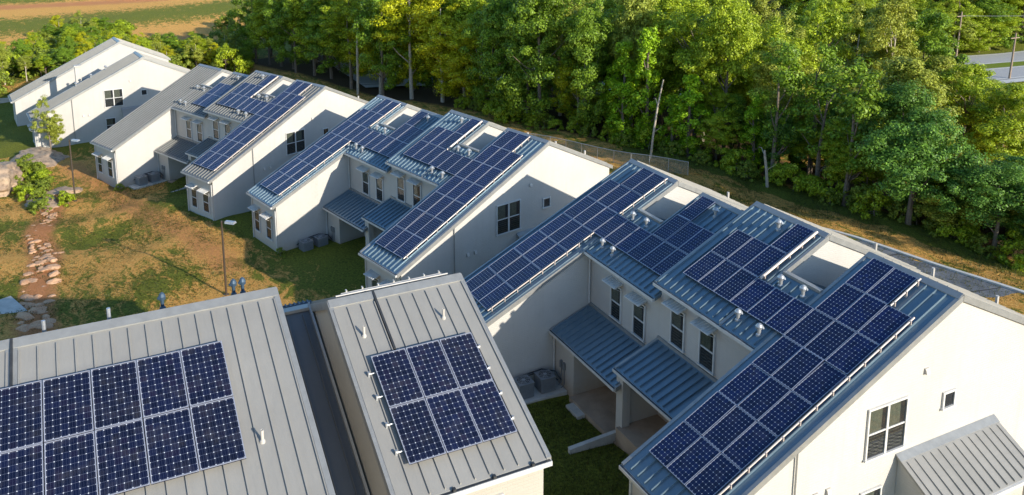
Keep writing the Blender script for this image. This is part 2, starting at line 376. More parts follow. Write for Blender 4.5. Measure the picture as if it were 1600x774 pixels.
tag(mb.build('kerb', 'curb'), kind='structure')
mb = MB()
for k in range(9):
    x0 = -4 + k * 3.3; y1 = curb_y(x0 + 1) - .1; y0 = y1 - 5.2
    for j in range(5):
        a = y0 + (y1 - y0) * j / 5; c = y0 + (y1 - y0) * (j + 1) / 5
        mb.add([(x0 + j * .2, a, g1(x0, a) + .038), (x0 + .14 + j * .2, a, g1(x0, a) + .038), (x0 + .34 + j * .2, c, g1(x0, c) + .038), (x0 + .2 + j * .2, c, g1(x0, c) + .038)], [(0, 1, 2, 3)])
tag(mb.build('pavement_joints', 'joint'), kind='structure')
# road beyond the wood
RC = [(-92, 20), (-75, 60), (-64, 95), (-59, 130), (-55, 180), (-50, 260), (-40, 400)]
def road(name, mat, off, half, dz):
    ys_ = np.arange(20, 400, 5.0); rx = np.interp(ys_, [p[1] for p in RC], [p[0] for p in RC]); mb = MB()
    k = np.ones(5) / 5; rx = np.convolve(np.pad(rx, 2, mode='edge'), k, 'valid')
    for x, y in zip(rx, ys_):
        z = g1(x, y) + dz
        mb.v += [(x + off - half, y, z), (x + off + half, y, z)]
    for i in range(len(ys_) - 1): mb.f.append([2 * i, 2 * i + 1, 2 * i + 3, 2 * i + 2]); mb.mi.append(0)
    return tag(mb.build(name, mat), kind='structure')
road('road', 'road_grey', 0, 9.5, .25)
road('road_median', 'leaf_bush', 0, 1.6, .29)
road('road_shoulder', 'curb', 10.6, 1.0, .24)
for of in (-8.9, -2.1, 2.1, 8.9): road('road_line', 'paint_line', of, .10, .262)

# ------------------------------------------------------------------ house kit (local axes: x along the row, y from front to back, z up)
AL = 26.1174; TA = math.tan(R_(AL)); CA = math.cos(R_(AL)); SA = math.sin(R_(AL))
RR, UU, W1, E2, UM, M1, M2, VM, VA, VB, HH = 11.564, 20.755, 4.287, 16.599, 10.211, 6.308, 14.547, 5.953, 9.142, 17.45, 8.9735
BT = math.tan(R_(25.5))
def fz(v, H, R=RR): return H - (R - v) * TA
def bz(v, H, R=RR): return H - (v - R) * BT
def slab(name, par, ua, ub, va, vb, zf, mat='roof_metal_skylit_tone', seam0=.22, trim=(1, 1), sh=.085, th=.16, pitch=.405, capgap=.3):
    """metal roof sheet with standing seams between two y positions; zf(v) gives its top"""
    mb = MB()
    za, zb = zf(va), zf(vb)
    mb.hexa([(ua, va, za - th), (ub, va, za - th), (ub, vb, zb - th), (ua, vb, zb - th), (ua, va, za), (ub, va, za), (ub, vb, zb), (ua, vb, zb)])
    n = int((ub - ua - .1) / pitch); off = (ub - ua - (n) * pitch) / 2
    hi = va + (.05 if za < zb else capgap); lo = vb - (capgap if za < zb else .05)
    for k in range(n + 1):
        u = ua + off + k * pitch
        if u < ua + .08 or u > ub - .08: continue
        a, c = zf(hi), zf(lo)
        mb.hexa([(u - .022, hi, a - .02), (u + .022, hi, a - .02), (u + .022, lo, c - .02), (u - .022, lo, c - .02),
                 (u - .014, hi, a + sh), (u + .014, hi, a + sh), (u + .014, lo, c + sh), (u - .014, lo, c + sh)])
    o = mb.build(name, mat, par)
    for i, u in enumerate((ua, ub)):
        if not trim[i]: continue
        t = MB(); s_ = -1 if i == 0 else 1; x0, x1 = sorted((u - s_ * .11, u + s_ * .03))
        t.hexa([(x0, va - .01, za - th - .06), (x1, va - .01, za - th - .06), (x1, vb + .01, zb - th - .06), (x0, vb + .01, zb - th - .06),
                (x0, va - .01, za + .035), (x1, va - .01, za + .035), (x1, vb + .01, zb + .035), (x0, vb + .01, zb + .035)])
        t.build('rake_trim', 'trim_metal', o)
    return o
def gutter(par, ua, ub, v, z):
    mb = MB(); n = 10; r = .075
    mb.box((ua, v - .13, z - .15), (ub, v - .005, z - .02), 0)
    mb.box((ua + .02, v - .11, z - .02), (ub - .02, v - .03, z - .012), 1)
    return mb.build('gutter', ['white_trim', 'dark_metal'], par)
def ridge(par, ua, ub, v, H):
    mb = MB(); d = .24
    mb.hexa([(ua, v - d, H - d * TA + .01), (ub, v - d, H - d * TA + .01), (ub, v, H + .02), (ua, v, H + .02),
             (ua, v - d, H - d * TA + .045), (ub, v - d, H - d * TA + .045), (ub, v, H + .065), (ua, v, H + .065)])
    mb.hexa([(ua, v + .001, H + .02), (ub, v + .001, H + .02), (ub, v + d, H - d * BT + .01), (ua, v + d, H - d * BT + .01),
             (ua, v + .001, H + .065), (ub, v + .001, H + .065), (ub, v + d, H - d * BT + .045), (ua, v + d, H - d * BT + .045)])
    return mb.build('ridge_cap', 'trim_metal', par)
pm = MB(); pm.box((0, 0, -.02), (.99, 1.65, .012), 0)
for a, b_ in (((0, 0), (.99, .022)), ((0, 1.628), (.99, 1.65)), ((0, .022), (.022, 1.628)), ((.968, .022), (.99, 1.628))):
    pm.box((a[0], a[1], .013), (b_[0], b_[1], .024), 1)
PANEL = pm.mesh('solar_panel', ['panel_blue', 'panel_frame']); PANEL_D = pm.mesh('solar_panel', ['panel_dark', 'panel_frame'])
TILT = random.Random(3)
def panel(par, u, y, z, slope, me=None):
    o = link('solar_panel', me or PANEL, par); o.location = (u, y, z); o.rotation_euler = (slope + TILT.gauss(0, .006), TILT.gauss(0, .006), 0); return o
Q, PP, S7, A1, A2 = 1.6709, 1.0135, .2345, .5994, .6328
def pan_pos(unit, c, r, H, off=.15):
    s_ = S7 + (7 - r) * Q; v = RR - s_ * CA; u = (A1 if unit == 1 else UU - A2 - 3 * PP) + c * PP
    return u, v - off * SA, fz(v, H) + off * CA
def pipe_run(par, unit, c, r0, r1, H, du=.10, mat='pink_pipe', rad=.034):
    a = pan_pos(unit, c, r0, H, .17); b_ = pan_pos(unit, c, r1, H, .17); mb = MB()
    mb.tube([(a[0] + du, a[1], a[2]), (b_[0] + du, b_[1], b_[2])], rad, 8)
    n = int((r1 - r0) * 2)
    for k in range(n + 1):
        t = (k + .3) / (n + .6); p = [a[i] + (b_[i] - a[i]) * t for i in range(3)]
        mb.box((p[0] + du - .03, p[1] - .018, p[2] - .2), (p[0] + du + .07, p[1] + .018, p[2] + .03))
    return mb.build('conduit', mat, par, smooth=False)
def vent(par, u, v, z, kind='cowl', s_=1.0, mat='galv'):
    s_ *= .66
    mb = MB()
    if kind == 'cowl':
        mb.lathe((u, v, z - .12), [(.17 * s_, 0), (.17 * s_, .14), (.10 * s_, .18), (.10 * s_, .36), (.19 * s_, .38), (.21 * s_, .47), (.13 * s_, .55), (.03 * s_, .59)], 14)
        mb.tube([(u, v, z + .22), (u + .22 * s_, v + .05, z + .34)], [.05 * s_, .08 * s_], 8)
    else:
        mb.lathe((u, v, z - .1), [(.11 * s_, 0), (.10 * s_, .13), (.058 * s_, .16), (.058 * s_, .40), (.045 * s_, .40), (.04 * s_, .32)], 12)
    return mb.build('roof_vent', mat, par, smooth=False)
def window(par, axis_, c, u0, u1, z0, z1, cols=1, awn=False, panes='std', d=1, fr=.07):
    """axis_ 'y': wall facing -y at y=c; 'x': wall facing +x at x=c. u0..u1 along the wall"""
    def P(u, o_, z): return (u, c - o_, z) if axis_ == 'y' else (c + o_, u, z)
    def bx(mb, a, b_, o0, o1, z0_, z1_, m=0):
        p, q = P(a, o0, z0_), P(b_, o1, z1_); lo = tuple(min(i, j) for i, j in zip(p, q)); hi = tuple(max(i, j) for i, j in zip(p, q)); mb.box(lo, hi, m)
    f = MB(); t = fr
    bx(f, u0 - t, u1 + t, .002, .075, z1, z1 + t); bx(f, u0 - t - .04, u1 + t + .04, .002, .11, z0 - t, z0)
    bx(f, u0 - t, u0, .002, .075, z0, z1); bx(f, u1, u1 + t, .002, .075, z0, z1)
    w_ = (u1 - u0) / cols
    for k in range(1, cols): bx(f, u0 + w_ * k - .05, u0 + w_ * k + .05, .002, .07, z0, z1)
    zm = z0 + (z1 - z0) * .5
    if panes == 'std':
        for k in range(cols): bx(f, u0 + w_ * k + .03, u0 + w_ * (k + 1) - .03, .002, .055, zm - .03, zm + .03)
    o = f.build('window', 'white_trim', par)
    g = MB(); bx(g, u0, u1, .028, .032, z0, z1); g.build('pane', 'window_glass', o)
    cu = MB()
    if panes == 'std':
        for k in range(cols):
            a, b_ = u0 + w_ * k, u0 + w_ * (k + 1)
            bx(cu, a, b_, .004, .010, z0, zm, 1); bx(cu, a, a + (b_ - a) * .72, .004, .014, zm, z1, 0); bx(cu, a + (b_ - a) * .72, b_, .004, .010, zm, z1, 1)
            for q in range(6): bx(cu, a + .04, b_ - .04, .011, .016, z0 + .1 + q * .13, z0 + .115 + q * .13, 0)
    else: bx(cu, u0, u1, .004, .010, z0, z1, 1)
    cu.build('blind', ['curtain', 'blind_dark'], o)
    if awn:
        a = MB(); za = z1 + .34
        def Q4(u, o_, z): return P(u, o_, z)
        e0, e1 = u0 - .16, u1 + .16
        pts = [Q4(e0, .0, za - .03), Q4(e1, .0, za - .03), Q4(e1, .52, za - .17), Q4(e0, .52, za - .17), Q4(e0, .0, za), Q4(e1, .0, za), Q4(e1, .52, za - .13), Q4(e0, .52, za - .13)]
        a.hexa(pts)
        for k in range(7):
            uu = e0 + .04 + (e1 - e0 - .08) * k / 6
            a.hexa([Q4(uu - .012, .02, za), Q4(uu + .012, .02, za), Q4(uu + .012, .5, za - .13), Q4(uu - .012, .5, za - .13), Q4(uu - .012, .02, za + .03), Q4(uu + .012, .02, za + .03), Q4(uu + .012, .5, za - .10), Q4(uu - .012, .5, za - .10)])
        for uu in (e0 + .1, e1 - .1): a.tube([Q4(uu, .01, za - .45), Q4(uu, .48, za - .17)], .014, 6)
        a.build('awning', 'white_trim', o)
    return o
def downspout(par, pts, mat='white_trim', r=.05): return MB().tube(pts, r, 6).build('downspout', mat, par)
def wall_vent(par, x, y, z):
    mb = MB(); mb.box((x, y - .1, z), (x + .05, y + .1, z + .22)); mb.hexa([(x + .05, y - .09, z + .02), (x + .13, y - .09, z + .02), (x + .13, y + .09, z + .02), (x + .05, y + .09, z + .02), (x + .05, y - .09, z + .2), (x + .07, y - .09, z + .18), (x + .07, y + .09, z + .18), (x + .05, y + .09, z + .2)])
    mb.build('wall_vent', 'plastic_white', par)

def gable_details(h, dz, porch=True, low=True):
    window(h, 'x', UU - .055, 7.30, 9.12, 3.78 + dz + .0, 5.62 + dz, 2)
    window(h, 'x', UU - .055, 11.14, 11.66, 4.66 + dz, 5.20 + dz, 1, panes='one', fr=.08)
    wall_vent(h, UU - .055, 10.04, 6.30 + dz); wall_vent(h, UU - .055, 5.02, 3.0 + dz); wall_vent(h, UU - .055, 5.60, 3.0 + dz)
    downspout(h, [(UU + .02, 4.0, 5.1 + dz), (UU + .02, 4.0, -.6)], 'trim_metal', .035)
    window(h, 'x', UU - .055, 7.25, 8.15, .9 + dz, 2.42 + dz, 1)
    if porch:
        zt = 3.44 + dz; sl_ = .564; v0, v1, dep = 8.87, 14.2, 1.92
        mb = MB(); 
        x0 = UU - .05; x1 = UU + dep
        mb.hexa([(x0, v0, zt - .1), (x1, v0, zt - dep * sl_ - .1), (x1, v1, zt - dep * sl_ - .1), (x0, v1, zt - .1), (x0, v0, zt), (x1, v0, zt - dep * sl_), (x1, v1, zt - dep * sl_), (x0, v1, zt)])
        n = 12
        for k in range(n + 1):
            v = v0 + .22 + (v1 - v0 - .44) * k / n
            a, c = zt - .32 * sl_, zt - (dep - .06) * sl_
            mb.hexa([(x0 + .32, v - .02, a - .01), (x1 - .02, v - .02, c - .01), (x1 - .02, v + .02, c - .01), (x0 + .32, v + .02, a - .01), (x0 + .32, v - .012, a + .045), (x1 - .02, v - .012, c + .045), (x1 - .02, v + .012, c + .045), (x0 + .32, v + .012, a + .045)])
        r = mb.build('side_porch_roof', 'roof_metal_grey', h)
        t = MB(); t.hexa([(x0 + .002, v0 - .02, zt + .004), (x0 + .25, v0 - .02, zt - .25 * sl_ + .012), (x0 + .25, v1 + .02, zt - .25 * sl_ + .012), (x0 + .002, v1 + .02, zt + .004), (x0 + .002, v0 - .02, zt + .05), (x0 + .25, v0 - .02, zt - .25 * sl_ + .03), (x0 + .25, v1 + .02, zt - .25 * sl_ + .03), (x0 + .002, v1 + .02, zt + .05)]); t.build('flashing', 'trim_metal', r)
        g_ = MB(); g_.box((x1 - .02, v0, zt - dep * sl_ - .16), (x1 + .1, v1, zt - dep * sl_ - .02)); g_.build('gutter', 'white_trim', r)
        wl = MB(); ze = zt - (dep - .25) * sl_ - .12
        wl.add([(UU - .05, v0 + .12, -1), (x1 - .25, v0 + .12, -1), (x1 - .25, v0 + .12, ze), (UU - .05, v0 + .12, zt - .12), (UU - .05, v0 + .25, -1), (x1 - .25, v0 + .25, -1), (x1 - .25, v0 + .25, ze), (UU - .05, v0 + .25, zt - .12)],
               [(0, 1, 2, 3), (7, 6, 5, 4), (1, 5, 6, 2), (0, 3, 7, 4), (3, 2, 6, 7)])
        wl.build('side_porch_wall', 'white_brick', h)
        ps = MB(); ps.box((x1 - .35, v1 - .35, -1), (x1 - .2, v1 - .2, ze)); ps.build('side_porch_post', 'white_trim', h)
def house(name, loc, yaw, label, dz, panels=(True, True), courtyard=True, group=None, wings=None, rm='roof_metal_skylit_tone'):
    h = tag(empty(name, loc, R_(yaw)), label, 'house')
    H1, H2 = HH, HH + dz; zb = -2.6; k = .27
    wl = MB()
    def prof(H, v0): return [(v0, zb), (VB - .25, zb), (VB - .25, bz(VB - .25, H) - .1), (RR, H - .12), (v0, fz(v0, H) - .1)]
    wl.prismx(prof(H1, .3), .06, W1 - .06)
    wl.prismx([(6.3, zb), (VB - .3, zb), (VB - .3, H1 - (RR - VA) * TA - (VB - .3 - VA) * BT - .1), (VA, fz(VA, H1) - .1), (6.3, fz(6.3, H1) - .1)], W1 - .06, M1 + .06)
    wl.prismx(prof(H1, 6.3), M1 + .06, UM - .01)
    wl.prismx(prof(H2, 6.302), UM - .01, M2 - .06)
    wl.prismx([(6.302, zb), (VB - .3, zb), (VB - .3, H2 - (RR - VA) * TA - (VB - .3 - VA) * BT - .1), (VA, fz(VA, H2) - .1), (6.302, fz(6.3, H2) - .1)], M2 - .06, E2 + .06)
    wl.prismx(prof(H2, .3), E2 + .06, UU - .06)
    wl.build('wall', 'white_brick', h)
    for H, pieces in ((H1, ((0, W1, 0, 1), (M1, UM - .04, VM, 1), (W1, M1, VM, 0))), (H2, ((UM - .06, M2, VM, 1), (E2, UU, 0, 1), (M2, E2, VM, 0)))):
        for ua, ub, v0, full in pieces:
            if full:
                tl = 0 if (v0 > 0 and ua in (M1,)) else 1
                if v0 > 0:   # middle roof
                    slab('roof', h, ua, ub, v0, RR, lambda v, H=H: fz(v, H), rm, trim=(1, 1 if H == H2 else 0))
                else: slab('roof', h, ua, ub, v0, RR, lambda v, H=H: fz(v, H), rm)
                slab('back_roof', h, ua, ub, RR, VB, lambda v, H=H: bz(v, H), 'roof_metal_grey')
                ridge(h, ua, ub, RR, H); gutter(h, ua, ub, v0, fz(v0, H))
            else:
                slab('roof', h, ua, ub, v0, VA, lambda v, H=H: fz(v, H) - .004, rm, trim=(0, 0), capgap=.22)
                HV = fz(VA, H)
                slab('lightwell_roof', h, ua + .03, ub - .03, VA, VB - .1, lambda v, HV=HV: HV - (v - VA) * BT - .05, 'roof_metal_skylit_tone', trim=(0, 0))
                cp = MB(); cp.box((ua + .04, VA - .10, HV - .03), (ub - .04, VA + .12, HV + .09)); cp.build('lightwell_curb', 'trim_metal', h)
                gutter(h, ua, ub, v0, fz(v0, H) - .004)
    # plumbing posts at the back eave
    for u, H in ((2.1, H1), (8.4, H1), (12.5, H2), (15.6, H2), (18.6, H2)):
        p = MB(); p.tube([(u, VB - .55, bz(VB - .55, H) - .1), (u, VB - .55, bz(VB - .55, H) + .42)], .07, 8); p.build('vent_pipe', 'plastic_white', h)
    # panels
    if panels[0]:
        for r in range(6):
            for c in range(3): panel(h, *pan_pos(1, c, r, H1), R_(AL))
        for c in (1, 2): panel(h, *pan_pos(1, c, 6, H1), R_(AL))
        pipe_run(h, 1, 3, 0, 4, H1); pipe_run(h, 1, 3, 5, 7, H1)
    cc = (3, 4, 5, 6, 7, 8) if panels[0] else (6, 7, 8)
    for c in cc: panel(h, *pan_pos(1, c, 4, H1), R_(AL))
    for c in (6, 7, 8): panel(h, *pan_pos(1, c, 5, H1), R_(AL))
    if panels[0]: panel(h, *pan_pos(1, 6, 6, H1), R_(AL))
    if panels[1]:
        for r in range(6):
            for c in range(3): panel(h, *pan_pos(2, c, r, H2), R_(AL))
        for c in (0, 1): panel(h, *pan_pos(2, c, 6, H2), R_(AL))
        for c in range(-6, 0): panel(h, *pan_pos(2, c, 4, H2), R_(AL))
        for c in (-6, -5, -4): panel(h, *pan_pos(2, c, 5, H2), R_(AL))
        panel(h, *pan_pos(2, -4, 6, H2), R_(AL))
        pipe_run(h, 2, 3, 0, 6, H2); pipe_run(h, 2, 2, 6, 7, H2); pipe_run(h, 2, -3, 5, 7, H2, rad=.06)
    # vents
    for u, v in ((4.9, 6.55), (5.9, 6.5), (4.6, 8.55), (5.7, 8.6)): vent(h, u, v, fz(v, H1))
    vent(h, 8.3, 10.75, fz(10.75, H1), 'cowl', 1.1)
    for u, v in ((14.9, 6.5), (16.15, 6.45), (14.95, 8.6), (16.1, 8.65)): vent(h, u, v, fz(v, H2), 'cowl', 1.1)
    vent(h, 12.4, 10.8, fz(10.8, H2), 'cowl', 1.2)
    # windows of the upper wall and the wing fronts
    for (a, b_) in ((6.25, 7.05), (8.17, 9.0)): window(h, 'y', 6.3, a, b_, 3.55, 5.22, 1, True)
    for (a, b_) in ((11.02, 11.86), (12.99, 13.84)): window(h, 'y', 6.3, a, b_, 3.68 + dz, 5.36 + dz, 1, True)
    for (a, b_) in ((.5, 1.3), (2.55, 3.35)): window(h, 'y', .3, a, b_, .45, 2.0, 1, True)
    for (a, b_) in ((E2 + .85, E2 + 1.6), (E2 + 2.6, E2 + 3.4)): window(h, 'y', .3, a, b_, .45 + dz, 2.0 + dz, 1, True)
    gable_details(h, dz)
    if not courtyard: return h
    # porches
    def porch(ua, ub, zt, slabz, closet, door_u):
        ze = zt - .87
        slab('porch_roof', h, ua, ub, 3.98, 6.31, lambda v: ze + (v - 3.98) * (.87 / 2.33), rm, seam0=.2, capgap=.22, trim=(1, 1), th=.12)
        f = MB(); f.box((ua, 6.20, zt - .04), (ub, 6.298, zt + .10)); f.build('flashing', 'trim_metal', h)
        gutter(h, ua, ub, 3.98, ze)
        b2 = MB(); b2.box((ua + .05, 4.28, ze - .30), (ub - .05, 4.42, ze - .03)); b2.build('porch_beam', 'white_trim', h)
        wc = MB(); c0, c1 = closet
        zin = ze + (6.29 - 3.98) * (.87 / 2.33) - .14
        wc.prismx([(4.285, zb), (6.29, zb), (6.29, zin), (4.285, ze - .04)], c0, c1); wc.build('storage_wall', 'white_brick', h)
        sb = MB(); sb.box((min(c1, ub) if c0 < ua + .5 else ua + .1, 4.05, zb), ((ub - .02) if c0 < ua + .5 else c0, 6.29, slabz)); sb.build('porch_floor', 'slab_concrete', h)
        d = MB(); d.box((door_u, 6.24, slabz), (door_u + .95, 6.296, slabz + 2.05)); dr = d.build('door', 'door_paint', h)
        kn = MB(); kn.lathe((door_u + .1, 6.21, slabz + 1.0), [(.03, -.03), (.04, 0), (.03, .03)], 8); kn.build('handle', 'dark_metal', dr)
        fr = MB(); fr.box((door_u - .08, 6.22, slabz), (door_u - .002, 6.297, slabz + 2.12)); fr.box((door_u + .952, 6.22, slabz), (door_u + 1.03, 6.297, slabz + 2.12)); fr.build('door_frame', 'white_trim', dr)
    porch(W1 + .03, UM - .0, 3.28, -.33, (W1 - .03, 6.08), 6.75)
    porch(UM - .12, E2 - .03, 4.22, -.33 + dz, (14.35, E2 + .03), 11.2)
    pw = MB(); pw.box((9.86, 4.25, zb), (10.36, 4.66, 2.95 + dz - .55)); pw.box((10.02, 4.66, zb), (10.2, 6.296, 2.4 + dz)); pw.build('porch_post', 'white_brick', h)
    st = MB(); st.box((6.5, 3.62, -.9), (7.6, 4.045, -.42)); st.build('porch_step', 'concrete', h)
    mt = MB()
    for u in (4.98, 5.26): mt.box((u - .08, 4.16, .62), (u + .08, 4.283, .98)); mt.tube([(u, 4.24, .62), (u, 4.24, -.2), (u - .1, 4.1, -.42)], .028, 6)
    mt.build('electric_meter', 'ac_case', h)
    downspout(h, [(W1 + .03, 6.2, 5.9), (W1 + .03, 6.2, 3.35)]); downspout(h, [(W1 - .0, 4.2, 2.3), (W1 + .0, 4.2, -.5)]); downspout(h, [(W1 - .12, .24, 2.9), (W1 - .12, .24, -.4)], r=.04)
    downspout(h, [(.12, .24, 2.9), (.12, .24, -.4)], r=.04); downspout(h, [(E2 + .2, .24, 2.9 + dz), (E2 + .2, .24, -.2)], r=.04); downspout(h, [(UU - .2, .24, 2.9 + dz), (UU - .2, .24, -.2)], r=.04)
    return h
HA = house('duplex_house', (0, 0, 0), 0, 'nearest white duplex at right, blue panels on both wings, big plain sunlit gable', .79)
HB = house('duplex_house', (-24.93, -5.70, -1.40), 13.28, 'second white solar duplex, in the middle of the row, its right gable half in shadow', .69)
HC = house('duplex_house', (-48.68, -15.90, -2.37), 22.89, 'third white duplex from the front, its left wing roof bare grey metal without panels', .667, (False, True), rm='roof_metal_sunlit_tone')
# D: the last house, no panels
def house_far():
    h = tag(empty('duplex_house', (-83.95, -24.06, -3.99), R_(7.36)), 'farthest white duplex at the end of the row, two narrow grey roofs without panels', 'house')
    H = HH + .79; dl = .2; wl = MB(); zb = -2.6
    def prof(H, v0): return [(v0, zb), (VB - .25, zb), (VB - .25, bz(VB - .25, H) - .1), (RR, H - .12), (v0, fz(v0, H) - .1)]
    a0, a1 = 2.85, 7.0
    wl.prismx(prof(H, .3), E2 + .06, UU - .06); wl.prismx(prof(H - dl, -.5), a0 + .06, a1 - .06); wl.prismx([(6.3, zb), (VB - .3, zb), (VB - .3, 2.0), (RR, 6.2), (6.3, 5.0)], a1 - .06, E2 + .06)
    wl.build('wall', 'white_brick', h)
    slab('roof', h, E2, UU, 0, RR, lambda v: fz(v, H), 'roof_metal_sunlit_tone'); slab('back_roof', h, E2, UU, RR, VB, lambda v: bz(v, H), 'roof_metal_grey'); ridge(h, E2, UU, RR, H); gutter(h, E2, UU, 0, fz(0, H))
    slab('roof', h, a0, a1, -.8, RR, lambda v: fz(v, H - dl), 'roof_metal_sunlit_tone'); slab('back_roof', h, a0, a1, RR, VB, lambda v: bz(v, H - dl), 'roof_metal_grey'); ridge(h, a0, a1, RR, H - dl); gutter(h, a0, a1, -.8, fz(-.8, H - dl))
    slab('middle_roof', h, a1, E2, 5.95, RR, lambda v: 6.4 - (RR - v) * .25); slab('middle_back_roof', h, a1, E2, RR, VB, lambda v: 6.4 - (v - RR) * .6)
    for (a, b_) in ((E2 + .85, E2 + 1.6), (E2 + 2.6, E2 + 3.4)): window(h, 'y', .3, a, b_, 1.1, 2.7, 1, True)
    gable_details(h, .79)
    for v in (3.0, 4.6, 6.2): vent(h, E2 + .5, v + 2, fz(v + 2, H), 'cowl', 1.2)
    c = MB(); c.box((E2 - 3.0, 5.4, 4.0), (E2 - 2.4, 6.0, 8.2)); c.box((E2 - 3.1, 5.3, 8.2), (E2 - 2.3, 6.1, 8.35)); c.build('chimney', 'white_brick', h)
    downspout(h, [(UU - .2, .22, 3.6), (UU - .2, .22, .2)], r=.05)
    return h
house_far()
# E: the house in the left foreground, seen from its back
def house_near():
    h = tag(empty('duplex_house', (4.15, -5.70, 3.07), R_(-90)), 'grey-roofed house in the bottom left corner, a narrow dark gap between its two panelled roofs', 'house')
    H1 = 8.97; H2 = 10.03; R2 = 12.25; BE = math.tan(R_(24.84)); VE = 17.42; zb = -3.5
    b1 = lambda v: H1 - (v - RR) * BE; b2 = lambda v: H2 - (v - R2) * BE
    wl = MB()
    def prof(H, R, v0, bf, ve): return [(v0, zb), (ve - .25, zb), (ve - .25, bf(ve - .25) - .1), (R, H - .12), (v0, H - (R - v0) * TA - .1)]
    wl.prismx(prof(H1, RR, .3, b1, VE), .06, 4.17)
    VA_ = 9.2; HV = 7.75
    wl.prismx([(6.3, zb), (VE - .4, zb), (VE - .4, HV - (VE - .4 - VA_) * BE - .15), (VA_, HV - .15), (6.3, HV - 1.5)], 4.17, 5.87)
    wl.prismx(prof(H2, R2, 6.3, b2, 18.3), 5.87, 11.3); wl.prismx(prof(H2, R2, 6.3, b2, 18.3), 11.3, 16); wl.prismx(prof(H2 , R2, 1.0, b2, 18.3), 16, 21.9)
    wl.build('wall', 'cream_panel', h)
    for ua, ub, H, R, bf, ve, v0 in ((0, 4.23, H1, RR, b1, VE, 0), (5.81, 12.15, H2, R2, b2, 18.55, 5.95), (12.19, 16, H2 , R2, b2, 18.55, 5.95), (16.02, 22, H2, R2, b2, 18.55, .7)):
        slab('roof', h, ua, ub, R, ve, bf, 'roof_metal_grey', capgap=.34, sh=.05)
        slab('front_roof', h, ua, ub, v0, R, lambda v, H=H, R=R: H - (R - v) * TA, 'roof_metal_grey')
        ridge(h, ua, ub, R, H); gutter(h, ua, ub, ve + .13, bf(ve)); gutter(h, ua, ub, v0, H - (R - v0) * TA)
    slab('lightwell_roof', h, 4.26, 5.78, VA_, VE + .6, lambda v: HV - (v - VA_) * BE, 'roof_metal_dark', pitch=.5, trim=(0, 0), capgap=.25)
    slab('lightwell_front_roof', h, 4.25, 5.80, 5.95, VA_, lambda v: HV - (VA_ - v) * TA, 'roof_metal_skylit_tone', trim=(0, 0))
    cp = MB(); cp.box((4.26, VA_ - .14, HV - .03), (5.78, VA_ + .14, HV + .07)); cp.build('lightwell_curb', 'trim_metal', h)
    for t, (u0, v0_, bf) in enumerate(((4.18, VA_, None),)):
        s_ = MB(); s_.hexa([(4.235, VA_, HV + .0), (4.30, VA_, HV + .0), (4.30, VE, HV - (VE - VA_) * BE), (4.235, VE, HV - (VE - VA_) * BE), (4.235, VA_, HV + .2), (4.30, VA_, HV + .16), (4.30, VE, HV - (VE - VA_) * BE + .16), (4.235, VE, HV - (VE - VA_) * BE + .2)]); s_.build('flashing', 'trim_metal', h)
    # raised joints running down each roof
    for u, ve, R, H, bf, vend in ((2.86, VE, RR, H1, b1, RR + 1.95), (12.17, 18.5, R2, H2, b2, R2 + 5.8)):
        j = MB(); z0, z1 = bf(R + .02), bf(vend)
        j.hexa([(u - .035, R + .02, z0), (u + .035, R + .02, z0), (u + .035, vend, z1), (u - .035, vend, z1), (u - .03, R + .02, z0 + .09), (u + .03, R + .02, z0 + .09), (u + .03, vend, z1 + .09), (u - .03, vend, z1 + .09)]); j.build('roof_joint', 'dark_metal', h)
    be = R_(24.84); cb, sb = math.cos(be), math.sin(be)
    def put(u_right, s0, R, bf, cols, rows):
        for c in range(cols):
            for r in range(rows):
                s_ = s0 + (r + 1) * Q; v = R + s_ * cb; z = bf(R) - s_ * sb
                o = link('solar_panel', PANEL_D, h); o.location = (u_right + (c + 1) * PP - (PP - .99) / 2, v + .15 * sb, z + .15 * cb)
                o.rotation_euler = (be + TILT.gauss(0, .005), TILT.gauss(0, .005), math.pi)
    put(3.63 - 3.04, 2.25, RR, b1, 3, 2)
    put(3.63 + 3.84, 1.45, R2, b2, 7, 2)
    rail = MB()
    for s_ in (2.75, 3.5, 4.35, 5.15):
        v = RR + s_ * cb; z = H1 - s_ * sb; rail.tube([(.50, v + .08 * sb, z + .08 * cb), (3.80, v + .08 * sb, z + .08 * cb)], .018, 6)
        for uu in (.50, 3.80): rail.box((uu - .03, v - .035, z - .02), (uu + .03, v + .035, z + .12))
    rail.build('panel_rail', 'galv', h)
    for u, s_, R, bf in ((1.12, 1.45, RR, b1), (3.55, 1.44, RR, b1), (7.04, 4.4, R2, b2), (9.4, 5.9, R2, b2)):
        v = R + s_ * cb; vent(h, u, v, bf(v), 'pipe', 1.0, 'plastic_white')
    # fixtures on the far slope that show above the ridge
    for u, v, H, R in ((8.65, 10.9, H2, R2), (6.75, 10.9, H2, R2), (6.5, 10.9, H2, R2), (5.35, 8.0, 7.2, VA_), (5.1, 8.0, 7.2, VA_)):
        z = (H - (R - v) * TA); vent(h, u, v, z + .12, 'cowl', .72, 'vent_blue')
        p = MB(); p.tube([(u, v, z - .3), (u, v, z + .1)], .08, 8); p.build('vent_pipe', 'plastic_white', h)
    for u in (10.0, 11.5): p = MB(); v = R2 - .6; p.tube([(u, v, H2 - .4), (u, v, H2 + .1)], .05, 8); p.build('vent_pipe', 'galv', h)
    cd_ = MB(); cd_.tube([(.45, RR - .5, H1 - .10), (3.7, RR - .5, H1 - .10)], .05, 8); cd_.tube([(.3, RR - .35, H1 - .05), (3.9, RR - .35, H1 - .05)], .03, 6)
    for k in range(7): cd_.box((.5 + k * .5, RR - .6, H1 - .3), (.54 + k * .5, RR - .5, H1 + .0))
    cd_.build('conduit', 'plastic_white', h)
    cd_ = MB()
    for dd in (0, .12): cd_.tube([(4.1, VA_ - .25 - dd, HV + .02), (5.8, VA_ - .25 - dd, HV + .02)], .03, 6)
